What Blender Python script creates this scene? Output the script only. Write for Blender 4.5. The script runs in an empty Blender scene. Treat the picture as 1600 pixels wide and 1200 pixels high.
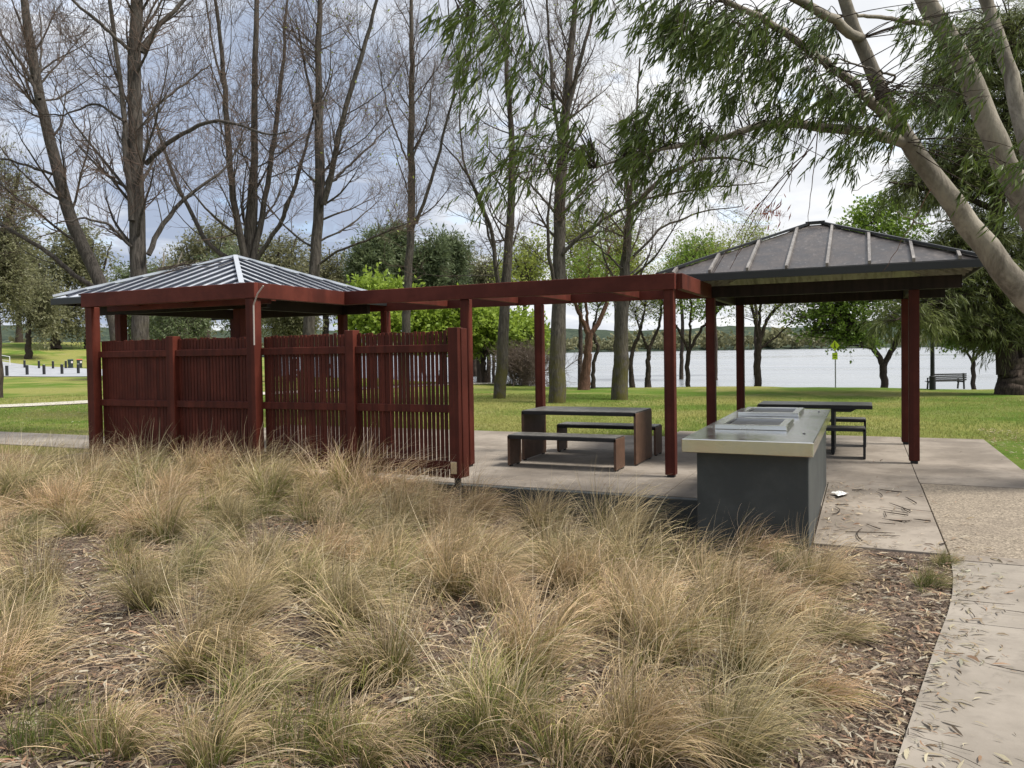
import bpy, math
import numpy as np
from mathutils import Matrix, Vector
S = bpy.context.scene
C = S.collection
PI = math.pi
R = math.radians
rng = np.random.default_rng(7)

# ---------------------------------------------------------------- camera
# world axes follow the shelter grid: X along the pergola, Y away over the barbecue, Z up, slab top = 0
F, PITCH, ROLL, AZ, CY, H = 1213.7, R(1.5198), R(-0.9313), R(24.383), 580.7, 1.62
def _axes():
    cp, sp, cr, sr = math.cos(PITCH), math.sin(PITCH), math.cos(ROLL), math.sin(ROLL)
    fw = np.array([0, cp, -sp]); up = np.array([0, sp, cp]); rt = np.array([1., 0, 0])
    a, b, c = rt*cr+up*sr, up*cr-rt*sr, fw
    sa, ca = math.sin(AZ), math.cos(AZ)
    M = np.array([[ca, -sa, 0], [sa, ca, 0], [0, 0, 1.]])
    return M@a, M@b, M@c
CA, CB, CC = _axes()
cam = bpy.data.cameras.new('camera'); co = bpy.data.objects.new('camera', cam); C.objects.link(co)
m = Matrix([[CA[i], CB[i], -CC[i], 0] for i in range(3)]+[[0, 0, 0, 1]])
m.translation = (0, 0, H)
co.matrix_world = m
cam.sensor_width = 36; cam.lens = F/1600*36; cam.shift_y = -(600-CY)/1600; cam.clip_start = .05; cam.clip_end = 6000
S.camera = co
def ray(x, y): return (x-800)*CA-(y-CY)*CB+F*CC
def at(x, y, Z):          # survey point: photo bearing and distance along the view axis (metres)
    return ray(x, y)/F*Z+np.array([0, 0, H])
def on(x, y, z=0.):       # survey point on a level
    d = ray(x, y); return d*((z-H)/d[2])+np.array([0, 0, H])
def depth(p): return float(np.dot(np.asarray(p)-[0, 0, H], CC))

# ---------------------------------------------------------------- sky, sun, exposure
SUN_AZ, SUN_EL = R(82), R(56)      # azimuth from +Y towards +X
W = bpy.data.worlds.new('World'); S.world = W; W.use_nodes = True
nt = W.node_tree; N = nt.nodes; L = nt.links
bg = N['Background']; bg.inputs[1].default_value = 1.0
def nd(t, **k):
    n = N.new(t)
    for a, b in k.items(): setattr(n, a, b)
    return n
def mth(op, a, b=None, c=None):
    n = nd('ShaderNodeMath', operation=op)
    for i, q in enumerate((a, b, c)):
        if q is None: continue
        if isinstance(q, (int, float)): n.inputs[i].default_value = q
        else: L.new(q, n.inputs[i])
    return n.outputs[0]
def mixc(f, a, b):
    n = nd('ShaderNodeMix', data_type='RGBA')
    for s, q in ((n.inputs[0], f), (n.inputs[6], a), (n.inputs[7], b)):
        if isinstance(q, (int, float)): s.default_value = q
        elif isinstance(q, tuple): s.default_value = (*q, 1)
        else: L.new(q, s)
    return n.outputs[2]
def sstep(x, a, b):
    n = nd('ShaderNodeMapRange', interpolation_type='SMOOTHSTEP'); L.new(x, n.inputs[0])
    n.inputs[1].default_value = a; n.inputs[2].default_value = b; return n.outputs[0]
sky = nd('ShaderNodeTexSky', sky_type='NISHITA', sun_disc=False, sun_elevation=SUN_EL, sun_rotation=SUN_AZ)
skyc = nd('ShaderNodeVectorMath', operation='SCALE'); L.new(sky.outputs[0], skyc.inputs[0]); skyc.inputs[3].default_value = .12
tc = nd('ShaderNodeTexCoord'); sx = nd('ShaderNodeSeparateXYZ'); L.new(tc.outputs['Generated'], sx.inputs[0])
zc = mth('ADD', mth('MAXIMUM', sx.outputs[2], 0.0), .16)
cv = nd('ShaderNodeCombineXYZ'); L.new(mth('DIVIDE', sx.outputs[0], zc), cv.inputs[0]); L.new(mth('DIVIDE', sx.outputs[1], zc), cv.inputs[1])
n1 = nd('ShaderNodeTexNoise'); L.new(cv.outputs[0], n1.inputs['Vector']); n1.inputs['Scale'].default_value = .95; n1.inputs['Detail'].default_value = 7; n1.inputs['Roughness'].default_value = .52; n1.inputs['Distortion'].default_value = .35
n2 = nd('ShaderNodeTexNoise'); L.new(cv.outputs[0], n2.inputs['Vector']); n2.inputs['Scale'].default_value = 3.2; n2.inputs['Detail'].default_value = 6; n2.inputs['Distortion'].default_value = .6
# how bright the cloud base is: a dark rain band low in the sky on the left, bright thin cloud above and towards the sun
el = sx.outputs[2]
band = mth('MULTIPLY', sstep(el, .05, .13), mth('SUBTRACT', 1.0, sstep(el, .21, .42)))
brg = nd('ShaderNodeVectorMath', operation='DOT_PRODUCT'); L.new(tc.outputs['Generated'], brg.inputs[0])
gd = at(1260, 275, 1)-np.array([0, 0, H]); gd = gd/np.linalg.norm(gd); brg.inputs[1].default_value = tuple(gd)
glow = mth('POWER', sstep(brg.outputs['Value'], .80, 1.0), 1.6)
left = mth('SUBTRACT', 1.0, sstep(brg.outputs['Value'], .88, .985))
dark = mth('MULTIPLY', band, mth('ADD', mth('MULTIPLY', left, .8), .2))
nn = mth('ADD', mth('MULTIPLY', n1.outputs[0], .65), mth('MULTIPLY', n2.outputs[0], .35))
fb = mth('SUBTRACT', sstep(nn, .38, .62), mth('MULTIPLY', dark, .62))
fb = mth('ADD', fb, mth('MULTIPLY', glow, .25))
cl = nd('ShaderNodeClamp'); L.new(fb, cl.inputs[0])
cloud = mixc(cl.outputs[0], (.20, .235, .305), (.50, .505, .515))
cloud = mixc(mth('MULTIPLY', glow, .55), cloud, (.49, .49, .485))
gap = mth('MULTIPLY', sstep(n2.outputs[0], .58, .68), .35)
L.new(mixc(gap, cloud, skyc.outputs[0]), bg.inputs[0])

sl = bpy.data.lights.new('sun', 'SUN'); sl.energy = 3.0; sl.angle = R(16); sl.color = (1, .95, .87)
so = bpy.data.objects.new('sun', sl); C.objects.link(so)
sd = Vector((math.sin(SUN_AZ)*math.cos(SUN_EL), math.cos(SUN_AZ)*math.cos(SUN_EL), math.sin(SUN_EL)))
so.rotation_euler = sd.to_track_quat('Z', 'Y').to_euler(); so.location = (0, 0, 30)
S.view_settings.view_transform = 'Standard'; S.view_settings.look = 'None'; S.view_settings.gamma = 1; S.view_settings.exposure = 1.12
S.view_settings.use_curve_mapping = False
S.cycles.max_bounces = 6; S.cycles.transparent_max_bounces = 8

# ---------------------------------------------------------------- materials
MATS = {}
class NB:
    def __init__(s, name):
        s.m = bpy.data.materials.new(name); s.m.use_nodes = True; s.t = s.m.node_tree
        s.b = s.t.nodes['Principled BSDF']; s.tc = s.t.nodes.new('ShaderNodeTexCoord')
    def n(s, t, **k):
        q = s.t.nodes.new(t)
        for a, b in k.items(): setattr(q, a, b)
        return q
    def l(s, a, b): s.t.links.new(a, b)
    def put(s, sock, v):
        if isinstance(v, tuple): sock.default_value = (*v, 1) if len(v) == 3 and sock.type == 'RGBA' else v
        elif isinstance(v, (int, float)): sock.default_value = v
        else: s.l(v, sock)
    def noise(s, scale, detail=4, rough=.5, stretch=None, dist=0., co='Object'):
        q = s.n('ShaderNodeTexNoise'); mp = s.n('ShaderNodeMapping'); s.l(s.tc.outputs[co], mp.inputs[0])
        if stretch: mp.inputs['Scale'].default_value = stretch
        s.l(mp.outputs[0], q.inputs['Vector'])
        q.inputs['Scale'].default_value = scale; q.inputs['Detail'].default_value = detail; q.inputs['Roughness'].default_value = rough; q.inputs['Distortion'].default_value = dist
        return q.outputs[0]
    def ss(s, x, a, b, lo=0., hi=1.):
        q = s.n('ShaderNodeMapRange', interpolation_type='SMOOTHSTEP'); s.l(x, q.inputs[0])
        for i, v in zip((1, 2, 3, 4), (a, b, lo, hi)): q.inputs[i].default_value = v
        return q.outputs[0]
    def mix(s, f, a, b, mode='MIX'):
        q = s.n('ShaderNodeMix', data_type='RGBA', blend_type=mode)
        s.put(q.inputs[0], f); s.put(q.inputs[6], a); s.put(q.inputs[7], b); return q.outputs[2]
    def math(s, op, a, b=0.):
        q = s.n('ShaderNodeMath', operation=op); s.put(q.inputs[0], a); s.put(q.inputs[1], b); return q.outputs[0]
    def bump(s, h, st=.3, d=.01):
        q = s.n('ShaderNodeBump'); q.inputs['Strength'].default_value = st; q.inputs['Distance'].default_value = d
        s.l(h, q.inputs['Height']); s.l(q.outputs[0], s.b.inputs['Normal'])
    def fin(s, col=None, rough=.8, metal=0., spec=None):
        if col is not None: s.put(s.b.inputs['Base Color'], col)
        s.put(s.b.inputs['Roughness'], rough); s.put(s.b.inputs['Metallic'], metal)
        if spec is not None: s.b.inputs['Specular IOR Level'].default_value = spec
        return s.m

def M_paint(name, c, c2, rough=.5, grain=(1, 1, .05)):
    q = NB(name); a = q.noise(60, 4, .6, grain); b = q.noise(2.2, 5, .65)
    col = q.mix(q.ss(b, .35, .7), c, c2); col = q.mix(q.ss(a, .55, .8, 0, .5), col, tuple(x*.55 for x in c))
    e = q.noise(1., 2, .5, (15 if grain[2] < 1 else .6, 3, .12)); col = q.mix(q.ss(e, .42, .66, 0, .6), col, tuple(x*.5 for x in c)); h_ = q.noise(7, 5, .8, grain); col = q.mix(q.ss(h_, .66, .74, 0, .5), col, tuple(min(1, x*1.8+.02) for x in c2))
    q.bump(a, .25, .004); return q.fin(col, rough, spec=.22)
red = M_paint('red_timber_paint', (.070, .014, .008), (.112, .025, .015), .62, (1, 1, .05))
redx = M_paint('red_beam_paint', (.080, .016, .010), (.128, .029, .019), .62, (.05, 1, 1))
def M_concrete(name, c, c2, st=1.):
    q = NB(name); a = q.noise(1.1, 6, .62); b = q.noise(55, 3, .7); d = q.noise(6, 5, .6, None, .6)
    col = q.mix(q.ss(a, .36, .66), c, c2); col = q.mix(q.ss(d, .52, .74, 0, .55), col, tuple(x*.62 for x in c))
    col = q.mix(q.ss(b, .58, .8, 0, .35), col, tuple(x*.6 for x in c))
    e = q.noise(.45, 7, .68, None, 1.2); col = q.mix(q.ss(e, .5, .66, 0, .5), col, tuple(x*.66 for x in c)); f2 = q.noise(2.6, 6, .8, (.5, 2, 1), 1.5); col = q.mix(q.ss(f2, .60, .68, 0, .4), col, tuple(x*.45 for x in c))
    q.bump(b, .3*st, .003); return q.fin(col, .85, spec=.3)
concrete = M_concrete('weathered_concrete', (.175, .148, .120), (.275, .238, .197))
concrete_path = M_concrete('path_concrete', (.20, .175, .145), (.285, .252, .212))
def M_aggregate():
    q = NB('exposed_aggregate'); v = q.n('ShaderNodeTexVoronoi'); q.l(q.tc.outputs['Object'], v.inputs['Vector']); v.inputs['Scale'].default_value = 70
    h = q.n('ShaderNodeSeparateColor'); q.l(v.outputs['Color'], h.inputs[0])
    col = q.mix(h.outputs[0], (.10, .08, .055), (.32, .265, .20)); a = q.noise(2.5, 5)
    col = q.mix(q.ss(a, .4, .7, 0, .5), col, (.15, .12, .09)); q.bump(v.outputs['Distance'], .5, .006); return q.fin(col, .85)
aggregate = M_aggregate()
slate = NB('slate_green_paint'); _a = slate.noise(3, 6, .65); _b = slate.noise(34, 4, .7)
_c = slate.mix(slate.ss(_a, .4, .72), (.032, .037, .036), (.052, .058, .055)); _c = slate.mix(slate.ss(_b, .68, .78, 0, .6), _c, (.13, .14, .14))
slate.bump(_b, .12, .003); slate = slate.fin(_c, .6)
steel = NB('brushed_stainless'); _a = steel.noise(90, 3, .6, (.04, 1, 1)); _b = steel.noise(4, 5, .7)
steel.bump(_a, .01, .001); steel = steel.fin(steel.mix(steel.ss(_b, .4, .7), (.74, .73, .70), (.66, .65, .61)), steel.ss(_b, .3, .75, .16, .28), 1.)
corten = NB('rust_brown_sheet'); _a = corten.noise(7, 5, .65)
corten = corten.fin(corten.mix(corten.ss(_a, .35, .7), (.085, .045, .027), (.13, .07, .042)), .6)
blacktop = NB('dark_table_laminate'); _a = blacktop.noise(9, 6, .7); _b = blacktop.noise(90, 3)
blacktop = blacktop.fin(blacktop.mix(blacktop.ss(_a, .45, .7), (.10, .095, .085), (.19, .18, .165)), blacktop.ss(_b, .3, .7, .3, .5))
blackm = NB('black_painted_metal').fin((.012, .012, .013), .62)
def M_roof(name, c, c2, rough, metal, st=(1, 1, 1)):
    q = NB(name); a = q.noise(3.5, 6, .7, st, .5); b = q.noise(22, 5, .75, (1, .5, 1), .8)
    col = q.mix(q.ss(a, .35, .68), c, c2); col = q.mix(q.ss(b, .54, .66, 0, .6), col, tuple(min(1, x*2.1) for x in c2)); w_ = q.noise(9, 6, .8, (3, .6, 1), 1.); col = q.mix(q.ss(w_, .52, .7, 0, .55), col, tuple(x*.5 for x in c))
    q.bump(b, .1, .004); return q.fin(col, q.ss(a, .3, .7, rough, rough+.2), metal)
roof_silver = M_roof('pale_zinc_roof', (.50, .53, .59), (.58, .61, .67), .30, .2)
roof_rib = NB('navy_roof_rib').fin((.012, .016, .028), .4)
roof_pale = NB('pale_ridge_cap').fin((.5, .53, .58), .4, .3)
roof_bronze = M_roof('weathered_bronze_roof', (.028, .023, .021), (.088, .076, .070), .30, .15)
rib_grey = M_roof('worn_grey_rib', (.16, .145, .135), (.25, .235, .22), .5, .2)
darktrim = NB('dark_fascia_metal').fin((.016, .017, .018), .42)
liner = M_paint('cream_soffit_lining', (.33, .31, .26), (.40, .38, .32), .7)
dkwood = M_paint('dark_stained_timber', (.020, .013, .010), (.032, .020, .016), .6)
def M_bark(name, c, c2, moss=None, mossz=(.2, 3.), st=(1, 1, .16), sc=22):
    q = NB(name); a = q.noise(sc, 6, .75, st, .4); b = q.noise(1.3, 4)
    col = q.mix(q.ss(a, .36, .66), c, c2); col = q.mix(q.ss(b, .4, .7, 0, .5), col, tuple(x*.7 for x in c2))
    if moss:
        g = q.n('ShaderNodeNewGeometry'); s2 = q.n('ShaderNodeSeparateXYZ'); q.l(g.outputs['Position'], s2.inputs[0])
        f = q.math('MULTIPLY', q.ss(s2.outputs[2], mossz[1], mossz[0]), q.ss(q.noise(3, 5, .7), .38, .6)); col = q.mix(f, col, moss)
    q.bump(a, .9, .03); return q.fin(col, .95, spec=.15)
bark = M_bark('furrowed_grey_bark', (.036, .031, .027), (.130, .115, .099), (.085, .078, .024))
twigm = NB('reddish_twig_bark'); _a = twigm.noise(1.2, 3)
twigm = twigm.fin(twigm.mix(_a, (.075, .052, .042), (.17, .125, .10)), .9, spec=.15)
bark_dark = M_bark('dark_brown_bark', (.022, .017, .014), (.085, .066, .052))
bark_rust = M_bark('rusty_brown_bark', (.05, .028, .02), (.16, .09, .062))
bark_gum = M_bark('smooth_gum_bark', (.11, .095, .078), (.29, .26, .215), None, (0, 1), (1, 1, .45), 3.2)
def M_leaf(name, c, c2, tr=.35, rough=.5, sc=.6, lo=.3, hi=.7, wn=.45):
    q = NB(name); a = q.noise(sc, 3, .6); w = q.n('ShaderNodeAttribute', attribute_name='tint')
    f = q.math('ADD', q.math('MULTIPLY', q.ss(a, lo, hi), wn), q.math('MULTIPLY', w.outputs['Fac'], 1-wn))
    col = q.mix(f, c, c2); q.fin(col, rough, spec=.3)
    t = q.n('ShaderNodeBsdfTranslucent'); q.l(q.mix(.35, col, tuple(min(1, x*1.7) for x in c2)), t.inputs[0])
    mx = q.n('ShaderNodeMixShader'); mx.inputs[0].default_value = tr
    out = q.t.nodes['Material Output']; q.l(q.b.outputs[0], mx.inputs[1]); q.l(t.outputs[0], mx.inputs[2]); q.l(mx.outputs[0], out.inputs[0]); return q.m
leaf_gum = M_leaf('gum_leaf', (.020, .042, .006), (.120, .165, .028), .36, .42)
leaf_olive = M_leaf('grey_green_gum_leaf', (.085, .095, .045), (.235, .225, .12), .35)
leaf_spring = M_leaf('fresh_spring_leaf', (.12, .20, .025), (.30, .385, .06), .42)
leaf_green = M_leaf('mid_green_leaf', (.075, .135, .018), (.20, .29, .045), .4)
leaf_pine = M_leaf('dark_pine_needle', (.050, .078, .036), (.150, .180, .080), .3)
leaf_casu = M_leaf('drooping_olive_needle', (.058, .078, .026), (.19, .215, .070), .38)
leaf_bud = M_leaf('yellow_green_bud', (.14, .18, .03), (.30, .34, .07), .4)
leaf_dry = M_leaf('dry_red_leaf', (.22, .04, .02), (.32, .10, .04), .3)
leaf_brown = M_leaf('brown_thicket_twig', (.085, .06, .045), (.17, .13, .10), .1)

# ---------------------------------------------------------------- object helpers
def mesh_np(name, V, Fc, mat, parent=None, smooth=False, tint=None, mats=None, midx=None, col=None):
    me = bpy.data.meshes.new(name); V = np.ascontiguousarray(V, dtype=np.float32); Fc = np.ascontiguousarray(Fc, dtype=np.int32)
    k = Fc.shape[1]; me.vertices.add(len(V)); me.vertices.foreach_set('co', V.ravel())
    me.loops.add(Fc.size); me.loops.foreach_set('vertex_index', Fc.ravel())
    me.polygons.add(len(Fc)); me.polygons.foreach_set('loop_start', np.arange(0, Fc.size, k, dtype=np.int32))
    if smooth: me.polygons.foreach_set('use_smooth', np.ones(len(Fc), dtype=bool))
    for q in (mats or [mat]): me.materials.append(q)
    if midx is not None: me.polygons.foreach_set('material_index', np.asarray(midx, dtype=np.int32))
    if tint is not None:
        a = me.attributes.new('tint', 'FLOAT', 'POINT'); a.data.foreach_set('value', np.asarray(tint, dtype=np.float32))
    if col is not None:
        a = me.attributes.new('shade', 'FLOAT_COLOR', 'POINT'); a.data.foreach_set('color', np.c_[col, np.ones(len(col))].astype(np.float32).ravel())
    me.update(calc_edges=True); me.validate()
    o = bpy.data.objects.new(name, me); C.objects.link(o)
    if parent is not None: o.parent = parent
    return o
class MB:                       # collects boxes, bars and prisms into one mesh
    def __init__(s): s.v = []; s.f = []; s.mi = []; s.k = 0
    def add(s, v, f, mi=0):
        b = len(s.v); s.v += [tuple(map(float, p)) for p in v]; s.f += [tuple(b+i for i in q) for q in f]; s.mi += [mi]*len(f); return s
    def box(s, x0, x1, y0, y1, z0, z1, mi=0):
        v = [(x, y, z) for z in (z0, z1) for y in (y0, y1) for x in (x0, x1)]
        return s.add(v, [(0, 2, 3, 1), (4, 5, 7, 6), (0, 1, 5, 4), (2, 6, 7, 3), (0, 4, 6, 2), (1, 3, 7, 5)], mi)
    def bar(s, p, q, w, h, up=(0, 0, 1), mi=0):     # rectangular bar, centre line p-q, width w, height h
        p = np.array(p, float); q = np.array(q, float); d = (q-p)/np.linalg.norm(q-p); r = np.cross(d, up); r /= np.linalg.norm(r); u = np.cross(r, d)
        v = [c+r*a*w/2+u*b*h/2 for c in (p, q) for b in (-1, 1) for a in (-1, 1)]
        return s.add(v, [(0, 1, 3, 2), (4, 6, 7, 5), (0, 4, 5, 1), (2, 3, 7, 6), (0, 2, 6, 4), (1, 5, 7, 3)], mi)
    def tube(s, pts, r, n=8, mi=0, cap=True):
        pts = np.array(pts, float); r = np.broadcast_to(r, len(pts)); T = np.gradient(pts, axis=0); T /= np.linalg.norm(T, axis=1)[:, None]
        ref = np.array([0, 0, 1.]) if abs(T[0][2]) < .9 else np.array([1., 0, 0]); b = len(s.v)
        for p, t, q in zip(pts, T, r):
            x = np.cross(t, ref); x /= np.linalg.norm(x); y = np.cross(t, x)
            for k in range(n): s.v.append(tuple(p+q*(x*math.cos(2*PI*k/n)+y*math.sin(2*PI*k/n))))
        for i in range(len(pts)-1):
            for k in range(n): s.f.append((b+i*n+k, b+i*n+(k+1) % n, b+(i+1)*n+(k+1) % n, b+(i+1)*n+k)); s.mi.append(mi)
        if cap: s.f += [tuple(b+k for k in range(n)), tuple(b+(len(pts)-1)*n+k for k in reversed(range(n)))]; s.mi += [mi, mi]
        return s
    def obj(s, name, mat, parent=None, bevel=0., smooth=False):
        me = bpy.data.meshes.new(name); me.from_pydata(s.v, [], s.f)
        for q in (mat if isinstance(mat, list) else [mat]): me.materials.append(q)
        me.polygons.foreach_set('material_index', s.mi)
        if smooth: me.polygons.foreach_set('use_smooth', [True]*len(s.f))
        import bmesh
        b = bmesh.new(); b.from_mesh(me); bmesh.ops.recalc_face_normals(b, faces=b.faces)
        if bevel: bmesh.ops.bevel(b, geom=list(b.edges), offset=bevel, segments=1, affect='EDGES', profile=.5, clamp_overlap=True)
        b.to_mesh(me); b.free(); me.update()
        o = bpy.data.objects.new(name, me); C.objects.link(o)
        if parent is not None: o.parent = parent
        return o
def tag(o, label=None, cat=None, group=None, kind=None):
    for k, v in (('label', label), ('category', cat), ('group', group), ('kind', kind)):
        if v: o[k] = v
    return o
def empty(name, loc, label, cat, group=None, rz=0.):
    o = bpy.data.objects.new(name, None); C.objects.link(o); o.location = loc; o.rotation_euler.z = rz; o.empty_display_size = .2
    return tag(o, label, cat, group)
def copy_tree(o, parent=None):
    c = o.copy(); C.objects.link(c); c.parent = parent
    for ch in [x for x in bpy.data.objects if x.parent == o]: copy_tree(ch, c)
    return c

# ---------------------------------------------------------------- ground
def sm(x, a, b):
    t = np.clip((x-a)/(b-a), 0, 1); return t*t*(3-2*t)
def hill(x, y):                     # the grassy rise beyond the car park on the left
    r = np.hypot(x, y); az = np.degrees(np.arctan2(x, y)); k = sm(-az, 40, 50)
    h = np.interp(r, [93, 112, 150, 230, 400, 3000], [0, .6, 4.4, 4.6, 2, 2]); return h*k
def edge_x(y): return np.interp(y, [0, 1, 2, 2.7, 3.3, 4., 4.7, 5., 5.3, 5.7, 6.2, 6.8], [-.3, -.2, -.09, .01, .105, .225, .345, .40, .455, .515, .565, .60])   # garden bed meets the path
def ground_h(x, y):
    x = np.asarray(x, float); y = np.asarray(y, float)
    az = np.degrees(np.arctan2(x, y)); shore = 33.6+.35*np.sin(x*.35)+.2*np.sin(x*1.1+1)+np.clip(-13-x, 0, 40)*.55
    lake = sm(y, shore-.25, shore+1.6)*sm(az, -44, -37)
    z = -.035+hill(x, y)+.05*np.sin(x*.4)*np.sin(y*.33)*sm(y, 16, 22)
    return z*(1-lake)+lake*-2.6
def bed_h(x, y):
    base = -.10-.02*np.sin(x*1.3)*np.cos(y*1.1)
    dip = .30*sm(x, -5.2, -3.6)*(1-sm(x, -1.7, -.75))*sm(y, 4.8, 7.2)
    n = .018*np.sin(x*5.1+y*2.2)*np.sin(y*4.3-x*1.7)+.010*np.sin(x*13+1)*np.sin(y*11)
    z = base-dip+n-.10*sm(-x, 9, 11)
    k = np.maximum(sm(x, edge_x(y)-.8, edge_x(y)-.05), sm(x, -1.1, -.4)*sm(y, 5.6, 6.5))
    return z*(1-k)+k*-.022
def grid(xs, ys, hf):
    X, Y = np.meshgrid(xs, ys); Z = hf(X, Y); V = np.c_[X.ravel(), Y.ravel(), Z.ravel()]; nx, ny = len(xs), len(ys)
    i = (np.arange(ny-1)[:, None]*nx+np.arange(nx-1)).ravel(); return V, np.c_[i, i+1, i+nx+1, i+nx]
def M_lawn():
    q = NB('mown_grass'); a = q.noise(.16, 5, .6, None, .5); b = q.noise(9, 5, .75); c = q.noise(.55, 4, .6); d = q.noise(70, 3, .7); e = q.noise(26, 3, .8)
    col = q.mix(q.ss(a, .42, .58), (.09, .155, .018), (.26, .245, .075)); col = q.mix(q.ss(c, .50, .70, 0, .6), col, (.30, .255, .12))
    col = q.mix(q.ss(b, .35, .7, 0, .55), col, (.055, .10, .012)); col = q.mix(q.ss(d, .5, .7, 0, .5), col, (.12, .17, .03)); col = q.mix(q.ss(e, .70, .76, 0, .6), col, (.42, .34, .22))
    q.bump(d, .8, .04); return q.fin(col, .95, spec=.1)
lawn_m = M_lawn()
xs = np.unique(np.concatenate([-np.geomspace(40, 3000, 60), np.arange(-40, 30, .6), [.59, .6, -11.5, -11.51, -20.01], np.geomspace(30, 3000, 50)]))
ys = np.unique(np.concatenate([-np.geomspace(4, 600, 14), np.arange(-4, 33, .7), [8.44, 8.45, 9.59, 9.6], np.arange(33, 48, .3), np.geomspace(48, 3500, 90)]))
def lawn_surf(x, y):
    z = ground_h(x, y); inbed = ((y < 8.449) & (x < .599) & (x > -20) & (y > -3.9)) | ((y < 9.599) & (x < -11.5) & (x > -20) & (y > -3.9))
    return np.where(inbed, -1.1, z)
V, Fq = grid(xs, ys, lawn_surf)
tag(mesh_np('lawn', V, Fq, lawn_m, smooth=True), kind='structure')
def M_mulch():
    q = NB('bark_mulch'); a = q.noise(4, 6, .7); b = q.noise(38, 5, .8, (1, .35, 1), 1.2); c = q.noise(45, 4, .75, (.35, 1, 1), 1.)
    col = q.mix(q.ss(b, .35, .65), (.07, .052, .042), (.31, .235, .185)); col = q.mix(q.ss(c, .52, .7, 0, .8), col, (.38, .29, .22)); col = q.mix(q.ss(a, .5, .8, 0, .4), col, (.10, .06, .042))
    q.bump(q.math('ADD', b, c), 1., .05); return q.fin(col, .95, spec=.1)
mulch = M_mulch()
xb = np.unique(np.concatenate([np.arange(-20, -9, .35), np.arange(-9, .62, .07), [.60]])); yb = np.unique(np.concatenate([np.arange(-4, 1.5, .5), np.arange(1.5, 8.6, .07), [8.46, 9.0, 9.6]]))
V, Fq = grid(xb, yb, bed_h)
cx = V[Fq].mean(axis=1); keep = (cx[:, 0] < np.interp(cx[:, 1], [0, 6.8, 6.9, 9], [3, 3, .6, .6])) & ((cx[:, 1] < 8.47) | (cx[:, 0] < -11.4))
tag(mesh_np('garden_bed', V, Fq[keep], mulch, smooth=True), kind='structure')

def slab_box(name, x0, x1, y0, y1, mat, z=0., t=.12):
    o = MB().box(x0, x1, y0, y1, z-t, z).obj(name, mat, bevel=.004); return tag(o, kind='structure')
J = .0035
xe = [-12.2, -10.4, -7.7, -5.0, -2.02, .585]
for i in range(len(xe)-1):
    for y0, y1 in ((8.45, 9.93), (9.93, 12.0), (12.0, 14.2)):
        slab_box('concrete_slab', xe[i]+J, xe[i+1]-J, y0+J, y1-J, concrete) if not (i == 4 and y0 < 9) else slab_box('concrete_slab', xe[i]+J, -.40, y0+J, y1-J, concrete)
slab_box('concrete_slab', -3.3, .58, 14.2+J, 15.2, concrete)
slab_box('concrete_slab', .585+J, 1.84, 10.2+J, 15.2, concrete)
slab_box('concrete_slab', 1.84+.0, 4.5, 10.2+J, 11.72, concrete)
slab_box('concrete_slab', -.39, .59, 6.82, 10.2-J, concrete, -.002)
slab_box('gravel_panel', .60, 5.5, 6.84, 10.2-J, aggregate, -.006)
slab_box('concrete_slab', -30, -12.2, 9.62, 11.25, concrete_path, -.02)
# front footpath, curved edge along the garden bed, with saw-cut joints
for ya, yb_, zz in ((-3, 2.6, 0), (2.6+J*2, 5.15, 0), (5.15+J*2, 6.62, 0), (6.63, 6.815, .002)):
    yy = np.linspace(ya, yb_, 14); L0 = [(float(edge_x(y)), y) for y in yy]
    n = len(L0); v = [(x, y, zz-.12) for x, y in L0]+[(6., y, zz-.12) for _, y in L0]+[(x, y, zz) for x, y in L0]+[(6., y, zz) for _, y in L0]
    f = []
    for i in range(n-1):
        f += [(2*n+i, 3*n+i, 3*n+i+1, 2*n+i+1), (i, i+1, n+i+1, n+i), (i, 2*n+i, 2*n+i+1, i+1), (n+i, n+i+1, 3*n+i+1, 3*n+i)]
    f += [(0, n, 3*n, 2*n), (n-1, 3*n-1, 4*n-1, 2*n+n-1)]
    f[-1] = (n-1, 3*n-1, 4*n-1, 2*n-1)
    tag(MB().add(v, f).obj('footpath', concrete_path if zz == 0 else concrete), kind='structure')
# winding park path and the car park road
def ribbon(name, pts, w, mat, dz, kind='structure', step=.8):
    pts = np.array(pts, float); d = np.r_[0, np.cumsum(np.linalg.norm(np.diff(pts, axis=0), axis=1))]; t = np.arange(0, d[-1], step)
    P = np.c_[np.interp(t, d, pts[:, 0]), np.interp(t, d, pts[:, 1])]
    for _ in range(30): P[1:-1] = (P[:-2]+P[2:]+2*P[1:-1])/4
    T = np.gradient(P, axis=0); T /= np.linalg.norm(T, axis=1)[:, None]; Nn = np.c_[-T[:, 1], T[:, 0]]; k = 5
    V = []
    for j in range(k+1):
        q = P+Nn*w*(j/k-.5); V.append(np.c_[q, ground_h(q[:, 0], q[:, 1])+dz])
    V = np.array(V); n = len(P); i = np.arange(n-1); Fc = np.concatenate([np.c_[j*n+i, j*n+i+1, (j+1)*n+i+1, (j+1)*n+i] for j in range(k)])
    return tag(mesh_np(name, V.reshape(-1, 3), Fc[:, ::-1], mat), kind=kind)
pale_path = M_concrete('pale_path_concrete', (.40, .37, .31), (.48, .45, .39))
ribbon('park_path', [(-34, 11), (-29.5, 14.5), (-27.2, 17), (-26.2, 19.6), (-23.5, 26), (-19.5, 33), (-17.5, 36.2), (-15, 37.6)], 1.9, pale_path, .03)
road_m = M_concrete('pale_asphalt', (.27, .28, .30), (.33, .34, .36))
rc = [on(x, 586.5)[:2] for x in (-300, -100, 70, 260)]
rd = np.array([p*1.105 for p in rc]); ribbon('road', rd, 15.5, road_m, .05, step=2.)

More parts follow.
